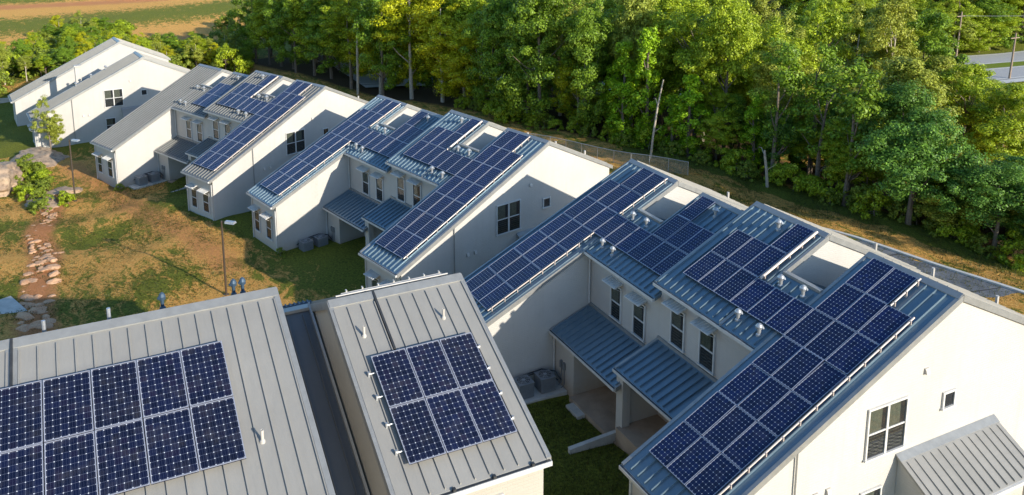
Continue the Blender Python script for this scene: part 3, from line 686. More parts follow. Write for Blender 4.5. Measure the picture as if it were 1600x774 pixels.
    for k in range(12): cd_.box((4.2 + k * .14, VA_ - .42, HV - .1), (4.25 + k * .14, VA_ - .2, HV + .07))
    cd_.build('cable_tray', 'vent_blue', h)
    # back wall (faces the camera): build as a window set on +y
    f = MB(); yb = VE - .25
    f.box((1.25, yb + .002, 5.4), (2.75, yb + .07, 5.5)); f.box((1.25, yb + .002, 3.9), (1.33, yb + .07, 5.4)); f.box((2.67, yb + .002, 3.9), (2.75, yb + .07, 5.4)); f.box((1.96, yb + .002, 3.9), (2.04, yb + .06, 5.4)); f.box((1.25, yb + .002, 3.82), (2.75, yb + .09, 3.9))
    o = f.build('window', 'white_trim', h); g_ = MB(); g_.box((1.33, yb + .02, 3.9), (2.67, yb + .03, 5.4)); g_.build('pane', 'glass', o)
    for k in range(4):
        hk = MB(); u = .5 + k * 1.1; hk.box((u, VE + .0, b1(VE) - .05), (u + .08, VE + .1, b1(VE) + .06)); hk.build('gutter_bracket', 'dark_metal', h)
    return h
house_near()

# ------------------------------------------------------------------ air conditioners, pads, low walls
def make_ac():
    r = empty('air_conditioner'); s_ = .39; mb = MB(); mb.box((-s_, -s_, .04), (s_, s_, .74))
    for k in range(14):
        z = .10 + k * .044
        mb.box((-s_ - .012, -s_ + .05, z), (s_ + .012, s_ - .05, z + .016)); mb.box((-s_ + .05, -s_ - .012, z), (s_ - .05, s_ + .012, z + .016))
    mb.build('case', 'ac_case', r)
    t = MB(); t.box((-s_ - .02, -s_ - .02, .742), (s_ + .02, s_ + .02, .79)); t.build('top_cover', 'ac_case', r)
    f = MB(); f.lathe((0, 0, .792), [(.33, 0), (.33, .012), (.30, .014)], 20, 0); f.build('fan_opening', 'dark_metal', r)
    gr = MB()
    for q in (.10, .18, .26, .33):
        gr.tube([(q * math.cos(a), q * math.sin(a), .82) for a in [i * math.pi / 8 for i in range(17)]], .007, 5)
    for a in range(8): gr.tube([(.05 * math.cos(a * math.pi / 4), .05 * math.sin(a * math.pi / 4), .825), (.34 * math.cos(a * math.pi / 4), .34 * math.sin(a * math.pi / 4), .81)], .008, 5)
    gr.lathe((0, 0, .815), [(.08, 0), (.08, .02), (.03, .03)], 10); gr.build('fan_grille', 'galv', r)
    return r
def local(hs, u, v, z):
    yw = hs.rotation_euler[2]; c, s_ = math.cos(yw), math.sin(yw)
    return (hs.location[0] + c * u - s_ * v, hs.location[1] + s_ * u + c * v, hs.location[2] + z)
ac0 = make_ac(); first = True
where = {0: 'nearest courtyard', 1: 'middle courtyard', 2: 'courtyard beside the bare grey wing'}
for i, hs in enumerate((HA, HB, HC)):
    pd = tag(empty('equipment_pad', local(hs, 4.95, 2.75, -.4), hs.rotation_euler[2]), 'pale concrete pad under two air conditioners in the ' + where[i], 'concrete pad', 'concrete pads of the courtyards')
    mb = MB(); mb.box((-.62, -1.65, -.5), (.62, 1.5, .02)); mb.build('slab', 'concrete', pd)
    for j, v in enumerate((2.15, 3.35)):
        if first: o = ac0; first = False
        else:
            o = ac0.copy(); COL.objects.link(o)
            for ch in list(ac0.children): c = ch.copy(); COL.objects.link(c); c.parent = o
        o.location = local(hs, 4.9, v, -.378); o.rotation_euler = (0, 0, hs.rotation_euler[2])
        tag(o, 'grey air conditioner in the ' + where[i] + (', nearer the lawn' if j == 0 else ', nearer the porch'), 'air conditioner', 'air conditioners in the courtyards')
    ln = MB(); ln.tube([(4.55, 1.6, .1), (4.42, 2.4, .35), (4.45, 3.4, .45), (4.7, 4.05, .30), (5.1, 4.16, .0)], .035, 6); ln.tube([(4.5, 1.8, .05), (4.38, 2.6, .25), (4.42, 3.6, .30), (4.9, 4.1, -.1)], .03, 6)
    ln.build('refrigerant_line', 'dark_metal', hs)
    wl = MB(); z0 = -1.2
    wl.hexa([(9.75, 1.85, z0), (9.98, 1.8, z0), (10.02, 4.24, z0), (9.82, 4.24, z0), (9.75, 1.85, -.10), (9.98, 1.8, -.10), (10.02, 4.24, .06), (9.82, 4.24, .06)])
    me_ = wl.mesh('garden_wall', 'concrete'); me_.transform(Matrix.Translation((-9.9, -3, .6)))
    tag(link('garden_wall', me_, None, local(hs, 9.9, 3, -.6)), 'low concrete wall dividing the lawn in the ' + where[i], 'low wall', 'low walls between the porches').rotation_euler = (0, 0, hs.rotation_euler[2])

# ------------------------------------------------------------------ lamp posts
def lamp_post(x, y, zb_, h_, ang, label):
    r = tag(empty('street_lamp', (x, y, zb_), ang), label, 'street lamp', 'lamp posts on the lawn')
    p = MB(); p.tube([(0, 0, -.5), (0, 0, h_)], [.075, .06], 8); p.build('pole', 'bronze_pole', r)
    b_ = MB(); b_.lathe((0, 0, -.1), [(.16, 0), (.16, .16), (.11, .2)], 12); b_.build('base', 'bronze_pole', r)
    a = MB(); a.tube([(0, 0, h_ - .1), (.35, 0, h_ - .05)], .035, 8); a.build('arm', 'bronze_pole', r)
    hd = MB(); hd.hexa([(.3, -.16, h_ - .10), (.95, -.2, h_ - .10), (.95, .2, h_ - .10), (.3, .16, h_ - .10), (.3, -.12, h_ + .04), (.9, -.15, h_ + .02), (.9, .15, h_ + .02), (.3, .12, h_ + .04)]); hd.build('lamp_head', 'galv', r)
lamp_post(-15.2, -8.9, g1(-15.2, -8.9), 3.55 - g1(-15.2, -8.9), R_(50), 'brown lamp post close behind the near grey roof, casting a long shadow across the straw')
lamp_post(-42.5, -17.55, g1(-42.5, -17.55), 5.65, R_(50), 'brown lamp post farther up the lawn beside the boulders and green shrubs')

# ------------------------------------------------------------------ rocks
def rock_mesh(seed, n=2, rough=.28):
    import bmesh
    rg = random.Random(seed); bm = bmesh.new(); bmesh.ops.create_icosphere(bm, subdivisions=n, radius=1)
    pl = [(Vector((rg.gauss(0, 1), rg.gauss(0, 1), rg.gauss(0, 1))).normalized(), rg.uniform(.62, .92)) for _ in range(11)]
    off = [Vector((rg.uniform(0, 9), rg.uniform(0, 9), rg.uniform(0, 9))) for _ in range(2)]
    from mathutils import noise
    for v in bm.verts:
        d = v.co.normalized(); r = 1.0
        for nn, k in pl:
            t = d.dot(nn)
            if t > k: r = min(r, k / t)
        r *= 1 + rough * .5 * noise.noise(d * 1.7 + off[0]) + rough * .25 * noise.noise(d * 5 + off[1]); v.co = d * r
    me_ = bpy.data.meshes.new('rock'); bm.to_mesh(me_); bm.free(); return me_
RK = []
for i in range(7): m_ = rock_mesh(i, 3); m_.materials.append(M['rock_pink']); RK.append(m_)
rg = random.Random(5)
def along(pts, t):
    L = [math.dist(a, b_) for a, b_ in zip(pts[:-1], pts[1:])]; T = sum(L) * t
    for (a, b_), l_ in zip(zip(pts[:-1], pts[1:]), L):
        if T <= l_: return a[0] + (b_[0] - a[0]) * T / l_, a[1] + (b_[1] - a[1]) * T / l_
        T -= l_
    return pts[-1]
for i in range(150):
    t = (i + rg.random()) / 150; x, y = along(CREEK, t); wdt = .95 if t > .45 else .7
    x += rg.gauss(0, .4); y += rg.uniform(-wdt, wdt)
    s_ = rg.uniform(.14, .40) * (1.3 if .5 < t < .95 else .85)
    o = link('rock', RK[i % 7], None, (x, y, g1(x, y) - s_ * .05)); o.scale = (s_ * rg.uniform(.9, 1.3), s_ * rg.uniform(.7, 1.1), s_ * rg.uniform(.3, .5)); o.rotation_euler = (rg.uniform(-.15, .15), rg.uniform(-.15, .15), rg.uniform(0, 6.28))
    tag(o, 'flat pinkish rock in the dry creek bed that crosses the straw lawn', 'rock', 'rocks lining the dry creek bed')
def boulder(seed, x, y, z, s_, rz, label, name='boulder'):
    m_ = rock_mesh(seed, 5, .45); m_.materials.append(M['boulder']); m_.polygons.foreach_set('use_smooth', [True] * len(m_.polygons))
    o = link(name, m_, None, (x, y, z)); o.scale = s_; o.rotation_euler = (0, 0, rz); return tag(o, label, 'boulder')
boulder(21, -51.5, -24.0, -2.6, (4.6, 2.7, 2.1), .1, 'big tan boulder cut by the left edge of the photo, beside green shrubs')
boulder(22, -58.8, -20.6, -3.1, (4.2, 2.6, 1.1), .2, 'low rounded grey-brown boulder in front of the farthest house')
boulder(23, -43.0, -20.0, -2.75, (2.2, 1.6, .45), .5, 'flat pink rock slab at the upper end of the creek bed')
boulder(25, -46.2, -18.8, -2.85, (1.9, 1.3, .4), 1.5, 'second flat rock slab, between the first lamp post and the shrubs')
m_ = MB(); m_.box((-1.3, -.7, -.3), (1.3, .7, .12)); o = m_.build('stone_slab', 'concrete', None, (-18.6, -21.3, g1(-18.6, -21.3) + .05)); o.rotation_euler = (0.03, .05, .4); tag(o, 'rectangular grey slab lying in the shade at the lower left lawn', 'stone slab')

# ------------------------------------------------------------------ fence behind the middle house
FP = [(-47, 20.2), (-39, 23.6), (-32.5, 26.6), (-26, 29.2), (-20.6, 32.0)]
fn = tag(empty('chain_link_fence', (-30, 27, g1(-30, 27))), 'galvanised chain-link fence with a top rail running along the edge of the wood', 'fence')
n = 16; ps = [along(FP, i / (n - 1)) for i in range(n)]; bz0 = fn.location[2]
for (x, y) in ps:
    z = g1(x, y) - bz0; MB().tube([(x + 30, y - 27, z - .3), (x + 30, y - 27, z + 1.32)], .035, 6).build('post', 'galv', fn)
rl = MB(); rl.tube([(x + 30, y - 27, g1(x, y) - bz0 + 1.3) for x, y in ps], .028, 6); rl.build('top_rail', 'galv', fn)
fm = MB()
for (x0, y0), (x1, y1) in zip(ps[:-1], ps[1:]):
    z0, z1 = g1(x0, y0) - bz0, g1(x1, y1) - bz0; fm.add([(x0 + 30, y0 - 27, z0), (x1 + 30, y1 - 27, z1), (x1 + 30, y1 - 27, z1 + 1.28), (x0 + 30, y0 - 27, z0 + 1.28)], [(0, 1, 2, 3)])
fm.build('wire_mesh', 'chain_link', fn)
w_ = MB(); w_.box((-7, -.15, -.5), (2.5, .15, .55)); o = w_.build('boundary_wall', 'concrete', None, (-94, -27.5, g1(-94, -27.5))); o.rotation_euler = (0, 0, 1.5); tag(o, 'low pale wall at the far left edge beyond the last house', 'low wall')

# ------------------------------------------------------------------ utility poles and wires
UP = [((-68.6, 133.2), 9.0, 'wooden utility pole beyond the road, leaning a little, the left of two'), ((-51.0, 123.0), 8.0, 'wooden utility pole at the near side of the road by the right edge')]
tops = []
for (x, y), h_, lb in UP:
    z = g1(x, y); r = tag(empty('utility_pole', (x, y, z)), lb, 'utility pole')
    MB().tube([(0, 0, -.5), (.25, .1, h_)], [.2, .13], 8).build('pole', 'pole_wood', r)
    c = MB(); c.box((-.06 + .24, -1.1, h_ - .9), (.06 + .24, 1.1, h_ - .76)); c.build('crossarm', 'pole_wood', r); tops.append((x + .24, y, z + h_ - .75))
wr = MB(); a = Vector(tops[0])
for dy in (-.9, .9):
    pts = []
    for k in range(13): t = k / 12; p = a + Vector((14, 90, 1)) * t; p.z -= 4 * 1.5 * t * (1 - t); pts.append((p.x, p.y + dy, p.z))
    wr.tube(pts, .016, 4)
tag(wr.build('power_line', 'trim_metal'), 'thin overhead power wires running right from the pole beyond the road', 'power line')

# ------------------------------------------------------------------ vegetation
def crown_mesh(name, seed, mat, H, rx, z0, leaves=9000, ls=.24, clumps=70, shape='round', droop=0):
    g = np.random.default_rng(seed); cs = []; rs = []
    lob = [(g.uniform(0, 6.28), g.uniform(.35, .62), g.uniform(.15, .95), g.uniform(.34, .6)) for _ in range(8)]
    while len(cs) < clumps:
        if shape == 'round':
            a, rr, zz, lr = lob[g.integers(0, len(lob))]
            c = np.array([math.cos(a) * rr, math.sin(a) * rr, zz]); d = g.normal(size=3); d /= np.linalg.norm(d)
            p = c + d * lr * g.uniform(.55, 1.0) * np.array([1, 1, .62])
            if p[2] < 0 or p[2] > 1.08 or np.hypot(p[0], p[1]) > 1.1: continue
            w_ = math.sin(math.pi * min(1, max(0, .12 + .80 * p[2]))) ** .5
            q = np.array([p[0] * rx * w_, p[1] * rx * w_, z0 + p[2] * (H - z0)])
        elif shape == 'column':
            a = g.uniform(0, 6.28); t = g.uniform(0, 1); k = (.85 + .35 * math.sin(t * 9 + seed)) * (1 - .55 * t * t)
            q = np.array([math.cos(a) * rx * k * g.uniform(.5, 1), math.sin(a) * rx * k * g.uniform(.5, 1), z0 + t * (H - z0)])
        else:
            a = g.uniform(0, 6.28); t = g.uniform(0, 1) ** .8; rr = math.sqrt(max(0, 1 - t * t)) * g.uniform(.55, 1.05)
            q = np.array([math.cos(a) * rx * rr, math.sin(a) * rx * rr, z0 + t * (H - z0)])
        cs.append(q); rs.append(g.uniform(.35, 1.0))
    cs = np.array(cs); rs = np.array(rs); base_r = (rx * .235 if shape == 'round' else rx * .30 if shape != 'column' else rx * .42)
    ci = g.integers(0, clumps, leaves); d = g.normal(size=(leaves, 3)); d /= np.linalg.norm(d, axis=1)[:, None]
    rad = g.uniform(.25, 1, (leaves, 1)) ** .5
    P = cs[ci] + d * rad * (rs[ci] * base_r)[:, None] * np.array([1, 1, .7]); P[:, 2] -= droop * g.uniform(0, 1, leaves)
    P += g.normal(size=P.shape) * base_r * .08
    cen = np.array([0, 0, z0 + (H - z0) * .45]); out = (P - cen); out /= (np.linalg.norm(out, axis=1)[:, None] + 1e-6)
    nrm = out * .45 + d * 1.0 + g.normal(size=P.shape) * .38 + np.array([0, 0, .15]); nrm /= np.linalg.norm(nrm, axis=1)[:, None]
    t1 = np.cross(nrm, g.normal(size=P.shape)); t1 /= np.linalg.norm(t1, axis=1)[:, None]; t2 = np.cross(nrm, t1)
    s_ = (ls * g.uniform(.6, 1.35, leaves))[:, None]
    V = np.stack([P - t1 * s_ * .5, P - t2 * s_ * .33 + nrm * s_ * .08, P + t1 * s_ * .55, P + t2 * s_ * .33 + nrm * s_ * .08], 1).reshape(-1, 3)
    n_ = leaves; me_ = bpy.data.meshes.new(name); me_.vertices.add(n_ * 4); me_.vertices.foreach_set('co', V.astype(np.float32).ravel())
    me_.loops.add(n_ * 4); me_.loops.foreach_set('vertex_index', np.arange(n_ * 4, dtype=np.int32)); me_.polygons.add(n_)
    me_.polygons.foreach_set('loop_start', np.arange(0, n_ * 4, 4, dtype=np.int32)); me_.update(calc_edges=True); me_.validate()
    me_.materials.append(M[mat]); return me_, cs
def trunk_mesh(name, seed, H, r, cs, mat, lean=.3, limbs=9):
    g = random.Random(seed); mb = MB(); tx, ty = g.uniform(-lean, lean), g.uniform(-lean, lean)
    def ax(t): return Vector((tx * t + .18 * math.sin(t * 5 + seed) * t, ty * t + .18 * math.cos(t * 4 + seed) * t, H * t))
    pts = [Vector((0, 0, -.6))] + [ax(t) for t in np.linspace(0, .86, 9)]
    mb.tube(pts, [r * 1.3] + [r * (1.1 - .85 * t) for t in np.linspace(0, 1, 9)], 8)
    for k in range(limbs):
        c = Vector(cs[g.randrange(len(cs))]); t0 = max(.18, min(.8, (c.z / H) - g.uniform(.12, .3))); a = ax(t0); m_ = (a + c) / 2 + Vector((0, 0, -.25))
        mb.tube([a, m_, c], [r * .42 * (1.1 - t0 * .6), r * .25, r * .07], 6)
    return mb.mesh(name, mat)
KINDS = {}
def kind(key, label, cat, mats, H, rx, z0, n, seed, shape='round', leaves=9000, ls=.25, clumps=70, bark='bark', droop=0, r=.2):
    KINDS[key] = dict(label=label, cat=cat, H=H, v=[])
    for i in range(n):
        cm, cs = crown_mesh('crown', seed + i * 7, mats, H * (1 if shape != 'round' else .98), rx, z0, leaves, ls, clumps, shape, droop)
        tm = trunk_mesh('trunk', seed + i, H * (.95 if shape != 'bush' else .6), r, cs, bark) if r else None
        KINDS[key]['v'].append((cm, tm))
kind('green', 'mid green leafy tree in the dense wood behind the houses', 'tree', 'leaf_green', 15, 4.4, 1.8, 4, 100, leaves=26000, ls=.215, clumps=150)
kind('dark', 'dark green tree in the shaded parts of the wood', 'tree', 'leaf_dark', 14, 4.5, 1.2, 3, 200, leaves=26000, ls=.215, clumps=150)
kind('teal', 'blue-green dense tree low at the right side of the wood', 'tree', 'leaf_teal', 10, 4.4, .5, 3, 300, leaves=28000, ls=.18, clumps=150)
kind('olive', 'pale olive open-crowned tree in the wood', 'tree', 'leaf_olive', 14, 4.2, 2.2, 3, 400, leaves=22000, ls=.205, clumps=120, bark='bark_pale')
kind('yellow', 'bright yellow-green sunlit tree standing out from the wood', 'tree', 'leaf_yellow', 16, 4.6, 1.5, 3, 500, leaves=30000, ls=.22, clumps=170, bark='bark_pale')
kind('vine', 'tree trunk wholly draped in bright green climbing vine', 'tree', 'leaf_vine', 11, 1.5, 0.0, 2, 600, 'column', 7000, .22, 70, droop=.6)
kind('open', 'thin leggy tree with a sparse crown at the edge of the wood', 'tree', 'leaf_dark', 12, 3.4, 3.2, 2, 700, leaves=4200, ls=.25, clumps=60)
kind('bush', 'rounded green bush', 'bush', 'leaf_bush', 2.0, 1.6, .05, 3, 800, 'bush', 2600, .17, 34, r=.05)
kind('dbush', 'dark green bush', 'bush', 'leaf_green', 2.2, 1.8, .05, 2, 900, 'bush', 2600, .19, 34, r=.05)
CF = Vector((-math.sin(R_(63.432)) * math.cos(R_(11.11)), math.cos(R_(63.432)) * math.cos(R_(11.11)), -math.sin(R_(11.11)))); CR = Vector((math.cos(R_(63.432)), math.sin(R_(63.432)), 0)); CU = CR.cross(CF)
def in_view(x, y, top):
    """whether any of a plant standing here comes near the frame (what is wholly outside it is left out)"""
    z0 = g1(x, y); ok_ = False
    for z in (z0, z0 + top):
        d = Vector((x, y, z)) - Vector(cam.location); w_ = d.dot(CF)
        if w_ < 1: return False
        px = 800 + 1355.5 * d.dot(CR) / w_; py = 387 - 287.4 - 1355.5 * d.dot(CU) / w_; m_ = 1355.5 * 7 / w_
        if -m_ - 30 < px < 1630 + m_ and -25 < py < 800: ok_ = True
    return ok_
def plant(key, x, y, s_, i, group, label=None, h=None, sx=None, dz=0):
    K = KINDS[key]; cm, tm = K['v'][i % len(K['v'])]
    if not in_view(x, y, (h or K['H'] * s_) + dz): return None
    r = tag(empty('tree' if K['cat'] == 'tree' else 'bush', (x, y, g1(x, y) + dz), (i * 2.399) % 6.28), label or K['label'], K['cat'], group)
    sz = s_ if h is None else h / K['H']; r.scale = ((sx or s_), (sx or s_), sz)
    link('crown', cm, r)
    if tm: link('trunk' if K['cat'] == 'tree' else 'stem', tm, r)
    return r
rg = random.Random(11); cnt = 0; placed = []
GW = 'trees of the wood behind the houses'
def nrm_px(x, y):   # bearing from the viewpoint, as a fraction across the view (used only to vary the species along the wood)
    return math.degrees(math.atan2(y + 15.66, x - 39.25))
def ok(x, y, d):
    for a, b_ in placed:
        if (a - x) ** 2 + (b_ - y) ** 2 < d * d: return False
    placed.append((x, y)); return True
# special trees
SPEC = [('yellow', -76, 21.2, 1.0, 14), ('yellow', -69, 23.3, 1.15, 16.5), ('yellow', -63.5, 25.6, 1.1, 15), ('yellow', -57, 28.0, .8, 11), ('yellow', -61, 27.6, .85, 9),
        ('yellow', -41.5, 33.0, .62, 8.5), ('vine', -34.5, 34.2, 1.25, 11), ('vine', -31.5, 35.0, 1.2, 12.5), ('vine', -36.5, 34.4, 1.1, 8.0), ('vine', -33.0, 33.3, 1.1, 6.5), ('vine', -26.2, 36.4, 1.2, 8.5), ('vine', -28.2, 36.0, .9, 6.0), ('vine', -20.5, 39.5, .9, 7.5)]
for key, x, y, s_, h in SPEC:
    placed.append((x, y)); plant(key, x, y, s_, cnt, GW + ', ' + ('the yellow-green ones' if key == 'yellow' else 'the vine-covered ones'), None, h, sx=s_ * (1.18 if key == 'yellow' else 1.0)); cnt += 1
def region(x, row=0):
    a = 'at the dark left end' if x < -80 else 'behind the bare-roofed house' if x < -60 else 'behind the middle house' if x < -36 else 'behind the nearest house' if x < -12 else 'at the right edge'
    return a + (', front rank' if row == 0 else ', second rank' if row == 1 else ', deep in')
# rows
for row, (off, sp) in enumerate(((1.8, 3.6), (6.5, 4.4), (12, 5.0), (18, 5.6), (25, 6.2), (33, 7), (42, 8), (52, 9))):
    x = -118.0
    while x < 3.5:
        x += sp * rg.uniform(.75, 1.25)
        ye = float(np.interp(x, [p[0] for p in EDGE], [p[1] for p in EDGE])) + off + rg.uniform(-1.3, 1.3)
        a = nrm_px(x, ye)   # bearing
        right = x > -24
        if right and off > 14: continue
        if x > -10 and off > 11 : continue
        if x < -112 and off < 6: continue
        # keep off the road
        rx_ = float(np.interp(ye, [p[1] for p in RC], [p[0] for p in RC]))
        if abs(x - rx_) < 13 and ye > 30: continue
        if not ok(x, ye, 2.6 + off * .04): continue
        t = rg.random()
        if x < -70: key = 'dark' if t < .62 else ('green' if t < .9 else 'teal'); h = rg.uniform(12.5, 16.5)
        elif x < -42: key = 'dark' if t < .45 else ('green' if t < .8 else 'olive'); h = rg.uniform(13, 17)
        elif x < -24: key = 'green' if t < .45 else ('olive' if t < .75 else 'dark'); h = rg.uniform(12.5, 16)
        elif x < -8: key = 'open' if t < (.7 if row == 0 else .3) else ('olive' if t < .75 else 'green'); h = rg.uniform(9.5, 12.5)
        elif x < 0: key = 'open' if t < .4 else ('olive' if t < .6 else 'teal'); h = rg.uniform(8.5, 11)
        else: key = 'teal' if t < .75 else 'green'; h = rg.uniform(7, 9)
        if a < 127.2: h = min(h, rg.uniform(5.5, 7))
        KN = {'green': 'mid green leafy tree', 'dark': 'dark green tree', 'olive': 'pale olive tree', 'teal': 'blue-green tree', 'open': 'thin leggy tree'}[key]
        plant(key, x, ye, rg.uniform(.9, 1.2) * (1 if h > 9 else .9), cnt, GW + ' ' + region(x, row), KN + ' of the wood ' + region(x, row), h); cnt += 1
# trees between the meadow and the road, and on the slope beyond the road
GB = 'trees along and beyond the road'
for (x0, x1, y0, y1, n_, hh) in ((-48, -24, 66, 92, 26, (6.5, 8.5)), (-44, -20, 92, 120, 12, (4, 5.5)), (-24, 6, 72, 100, 16, (7, 9))):
    k = 0; tries = 0
    while k < n_ and tries < 400:
        tries += 1; x, y = rg.uniform(x0, x1), rg.uniform(y0, y1)
        if math.degrees(math.atan2(y + 15.66, x - 39.25)) < 127.6 and y > 60: continue
        if not ok(x, y, 4.5): continue
        plant(rg.choice(['green', 'olive', 'yellow' if rg.random() < .15 else 'green']), x, y, .95, cnt, GB, 'leafy green tree on the low ground between the wood and the road', rg.uniform(*hh)); cnt += 1; k += 1
k = 0; tries = 0
while k < 70 and tries < 5000:
    tries += 1; y = rg.uniform(60, 330); rx_ = float(np.interp(y, [p[1] for p in RC], [p[0] for p in RC])); x = rx_ - (14 + 75 * rg.random() ** 1.3)
    if not ok(x, y, 6.0): continue
    plant(rg.choice(['green', 'green', 'dark', 'green', 'olive', 'green']), x, y, rg.uniform(1.2, 1.7), cnt, GB, 'tree on the slope beyond the road', rg.uniform(10, 15), dz=-1); cnt += 1; k += 1
for k in range(48):
    x = rg.uniform(-26, 3); y = float(np.interp(x, [p[0] for p in EDGE], [p[1] for p in EDGE])) + rg.uniform(1.5, 10)
    if not ok(x, y, 1.3): continue
    kk = rg.choice(['green', 'teal', 'vine', 'dark'])
    plant(kk, x, y, rg.uniform(.45, .7) * (1.3 if kk == 'vine' else 1), cnt, 'young trees of the understory', 'young ' + {'green': 'mid green', 'teal': 'blue-green', 'vine': 'vine-covered', 'dark': 'dark green'}[kk] + ' tree low under the taller trees behind the nearest house', rg.uniform(3.5, 6.5)); cnt += 1
k = 0; tries = 0
while k < 48 and tries < 9000:
    tries += 1; y = rg.uniform(118, 235); rx_ = float(np.interp(y, [p[1] for p in RC], [p[0] for p in RC])); x = rx_ - (12.5 + 28 * rg.random() ** 1.6)
    bb = math.degrees(math.atan2(y + 15.66, x - 39.25))
    if not 121.5 < bb < 134 or not ok(x, y, 3.4): continue
    kk = rg.choice(['green', 'green', 'dark', 'olive', 'green'])
    if plant(kk, x, y, rg.uniform(1.1, 1.5), cnt, GB, 'bright leafy tree on the slope close beyond the road', rg.uniform(7, 12), dz=-.6): cnt += 1; k += 1
k = 0; tries = 0
while k < 22 and tries < 4000:
    tries += 1; bb = R_(rg.uniform(121.8, 129)); y = rg.uniform(62, 92); x = 39.25 + (y + 15.66) / math.tan(bb)
    if not ok(x, y, 3.8): continue
    kk = rg.choice(['green', 'olive', 'green', 'olive', 'dark'])
    fr_ = (y + 15.66) / 138; top = 23.8 - fr_ * 31.5 + (.9 if math.degrees(bb) > 124.6 else -.3)
    if plant(kk, x, y, rg.uniform(.9, 1.1), cnt, GB, 'leafy tree on the low ground just before the road', max(4.5, top - g1(x, y))): cnt += 1; k += 1
# leaning bare trunks
def bare(x, y, pts, r, label):
    b_ = MB(); b_.tube(pts, [r, r * .9, r * .75, r * .5][:len(pts)], 8)
    e = tag(empty('bare_tree', (x, y, g1(x, y))), label, 'tree'); b_.build('trunk', 'bark_pale', e)
    br = MB(); p = Vector(pts[-2]); br.tube([p, p + Vector((-.8, .3, .5)), p + Vector((-1.3, .4, .4))], [r * .35, r * .25, r * .1], 6); p = Vector(pts[1]); br.tube([p, p + Vector((.7, .4, .7))], [r * .3, r * .08], 6); br.build('branch', 'bark_pale', e)
bare(-27.2, 32.6, [(0, 0, -.3), (.15, .2, 2.6), (.0, .7, 5.2), (.35, 1.0, 7.8)], .115, 'slender pale bare trunk leaning at the edge of the wood behind the chain-link fence')
bare(-16.1, 37.3, [(0, 0, -.3), (-.15, -.1, 1.6), (-.35, -.2, 2.9), (-.4, -.2, 3.4)], .14, 'short broken grey snag at the edge of the wood above the grass strip')
bare(-77, 18.2, [(0, 0, -.3), (0, .1, 4), (.2, .1, 8), (.1, .3, 12)], .2, 'tall pale bare trunk in the dark left part of the wood')
# undergrowth along the wood's edge
GU = 'bushes along the edge of the wood'
x = -60.0
while x < 6:
    x += rg.uniform(1.0, 2.0); y = float(np.interp(x, [p[0] for p in EDGE], [p[1] for p in EDGE])) + rg.uniform(-.5, 1.6)
    plant('bush' if rg.random() < .55 else 'dbush', x, y, rg.uniform(.55, 1.05), cnt, GU + ' ' + region(x).split(',')[0], 'leafy bush along the edge of the wood ' + region(x).split(',')[0]); cnt += 1
# thicket behind the last house
GT = 'bushes in the thicket beyond the last house'; k = 0; tries = 0
while k < 150 and tries < 6000:
    tries += 1; x = rg.uniform(-150, -90); f = (-90 - x) / 60; y = rg.uniform(-32 - 8 * f, 0 + 10 * (1 - f))
    if x > -106 and -27 < y < 4: continue
    if x < -122 and (y > -9 or y < -24): continue
    if x > -100 and y > -8: continue
    if not ok(x, y, 1.9): continue
    kk = rg.choice(['bush', 'dbush', 'bush', 'yellow', 'green', 'olive', 'dark'])
    pl = 'in the far part of the thicket' if x < -118 else 'in the thicket close behind the last house'
    if kk in ('bush', 'dbush'): plant(kk, x, y, rg.uniform(1.0, 1.9), cnt, GT, ('yellow-green' if kk == 'bush' else 'darker green') + ' bush ' + pl)
    else: plant(kk, x, y, rg.uniform(.35, .55), cnt, 'young trees in the thicket beyond the last house', 'young ' + {'yellow': 'yellowish', 'green': 'green', 'olive': 'olive', 'dark': 'dark green'}[kk] + ' tree ' + pl, rg.uniform(3.2, 6))
    cnt += 1; k += 1
for (x, y, s_) in ((-128, 3, 1.5), (-125, 6, 1.7), (-121, 9, 1.9), (-131, 9.5, 1.4), (-119, 4.5, 1.4), (-150, 14, 2.2), (-147, 11, 1.8), (-116, 8, 2.0), (-124, 11, 1.6), (-112, 4, 1.7), (-113, 7, 1.6), (-108, 6, 1.8)):
    plant('bush', x, y, s_, cnt, 'bushes around the bare dirt patch', 'green bush beside the bare dirt patch in the field'); cnt += 1
# green shrubs by the boulders
GS = 'shrubs among the boulders'
k = 0
while k < 52:
    t = rg.random(); x = -58 + 16.5 * t + rg.uniform(-1.5, 1.5); y = -23.2 + 4.2 * t + rg.uniform(-1.6, 1.6)
    plant('bush' if rg.random() < .7 else 'dbush', x, y, rg.uniform(.25, .52), cnt, GS, 'low green shrub among the boulders on the left lawn'); cnt += 1; k += 1
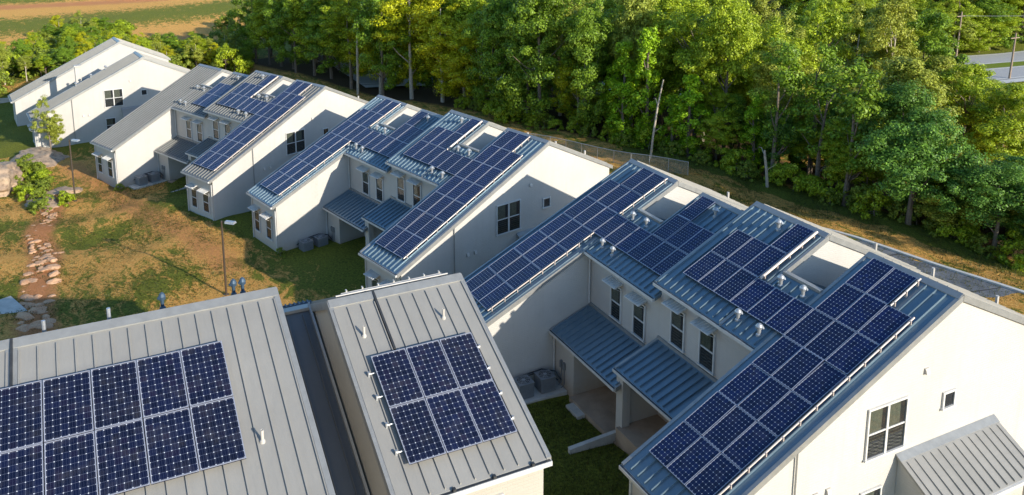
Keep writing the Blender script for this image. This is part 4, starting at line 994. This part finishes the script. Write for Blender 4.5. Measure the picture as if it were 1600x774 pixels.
# sapling by the last house
r = plant('open', -61.5, -19.8, .42, 1, None, 'young airy tree beside the white gable of the farthest house', 5.0); r.children[0].data = KINDS['olive']['v'][0][0]
plant('bush', *local(HA, 4.0, -.6, 0)[:2], .22, 5, None, 'tiny bush at the corner of the left wing of the nearest house'); 
plant('bush', *local(HB, 4.75, .2, 0)[:2], .30, 6, None, 'tiny bush at the corner of the left wing of the middle house')
plant('bush', *local(HC, 4.7, .2, 0)[:2], .30, 7, None, 'tiny bush at the corner of the bare-roofed wing')

# grass tufts in courtyards and over the lawn (one mass nobody could count)
g = np.random.default_rng(9); P = []
def scat(n, fx, fy, hmin, hmax):
    x = g.uniform(*fx, n); y = g.uniform(*fy, n); return np.stack([x, y, gz(x, y), g.uniform(hmin, hmax, n)], 1)
T = np.concatenate([scat(9000, (5.7, 16.5), (-4.5, 4.0), .05, .13), scat(16000, (-45, -4), (-24, -6), .04, .12), scat(9000, (-34, 10), (31, 40), .06, .22), scat(4000, (-5, 5), (-6, 4), .05, .13)])
n_ = len(T); bl = 3; Pn = np.repeat(T, bl, 0) + np.concatenate([g.normal(0, .05, (n_ * bl, 2)), np.zeros((n_ * bl, 2))], 1)
a = g.uniform(0, 6.28, n_ * bl); dx, dy = np.cos(a), np.sin(a); h = Pn[:, 3]; wd = .018
lx, ly = g.normal(0, .5, n_ * bl) * h, g.normal(0, .5, n_ * bl) * h
V = np.stack([np.stack([Pn[:, 0] - dx * wd, Pn[:, 1] - dy * wd, Pn[:, 2] - .02], 1), np.stack([Pn[:, 0] + dx * wd, Pn[:, 1] + dy * wd, Pn[:, 2] - .02], 1), np.stack([Pn[:, 0] + lx, Pn[:, 1] + ly, Pn[:, 2] + h], 1)], 1).reshape(-1, 3)
me_ = bpy.data.meshes.new('grass'); m3 = n_ * bl; me_.vertices.add(m3 * 3); me_.vertices.foreach_set('co', V.astype(np.float32).ravel()); me_.loops.add(m3 * 3)
me_.loops.foreach_set('vertex_index', np.arange(m3 * 3, dtype=np.int32)); me_.polygons.add(m3); me_.polygons.foreach_set('loop_start', np.arange(0, m3 * 3, 3, dtype=np.int32)); me_.update(calc_edges=True)
me_.materials.append(M['grass_blade']); tag(link('grass', me_), 'short grass tufts growing over the lawns', 'grass', None, 'stuff')
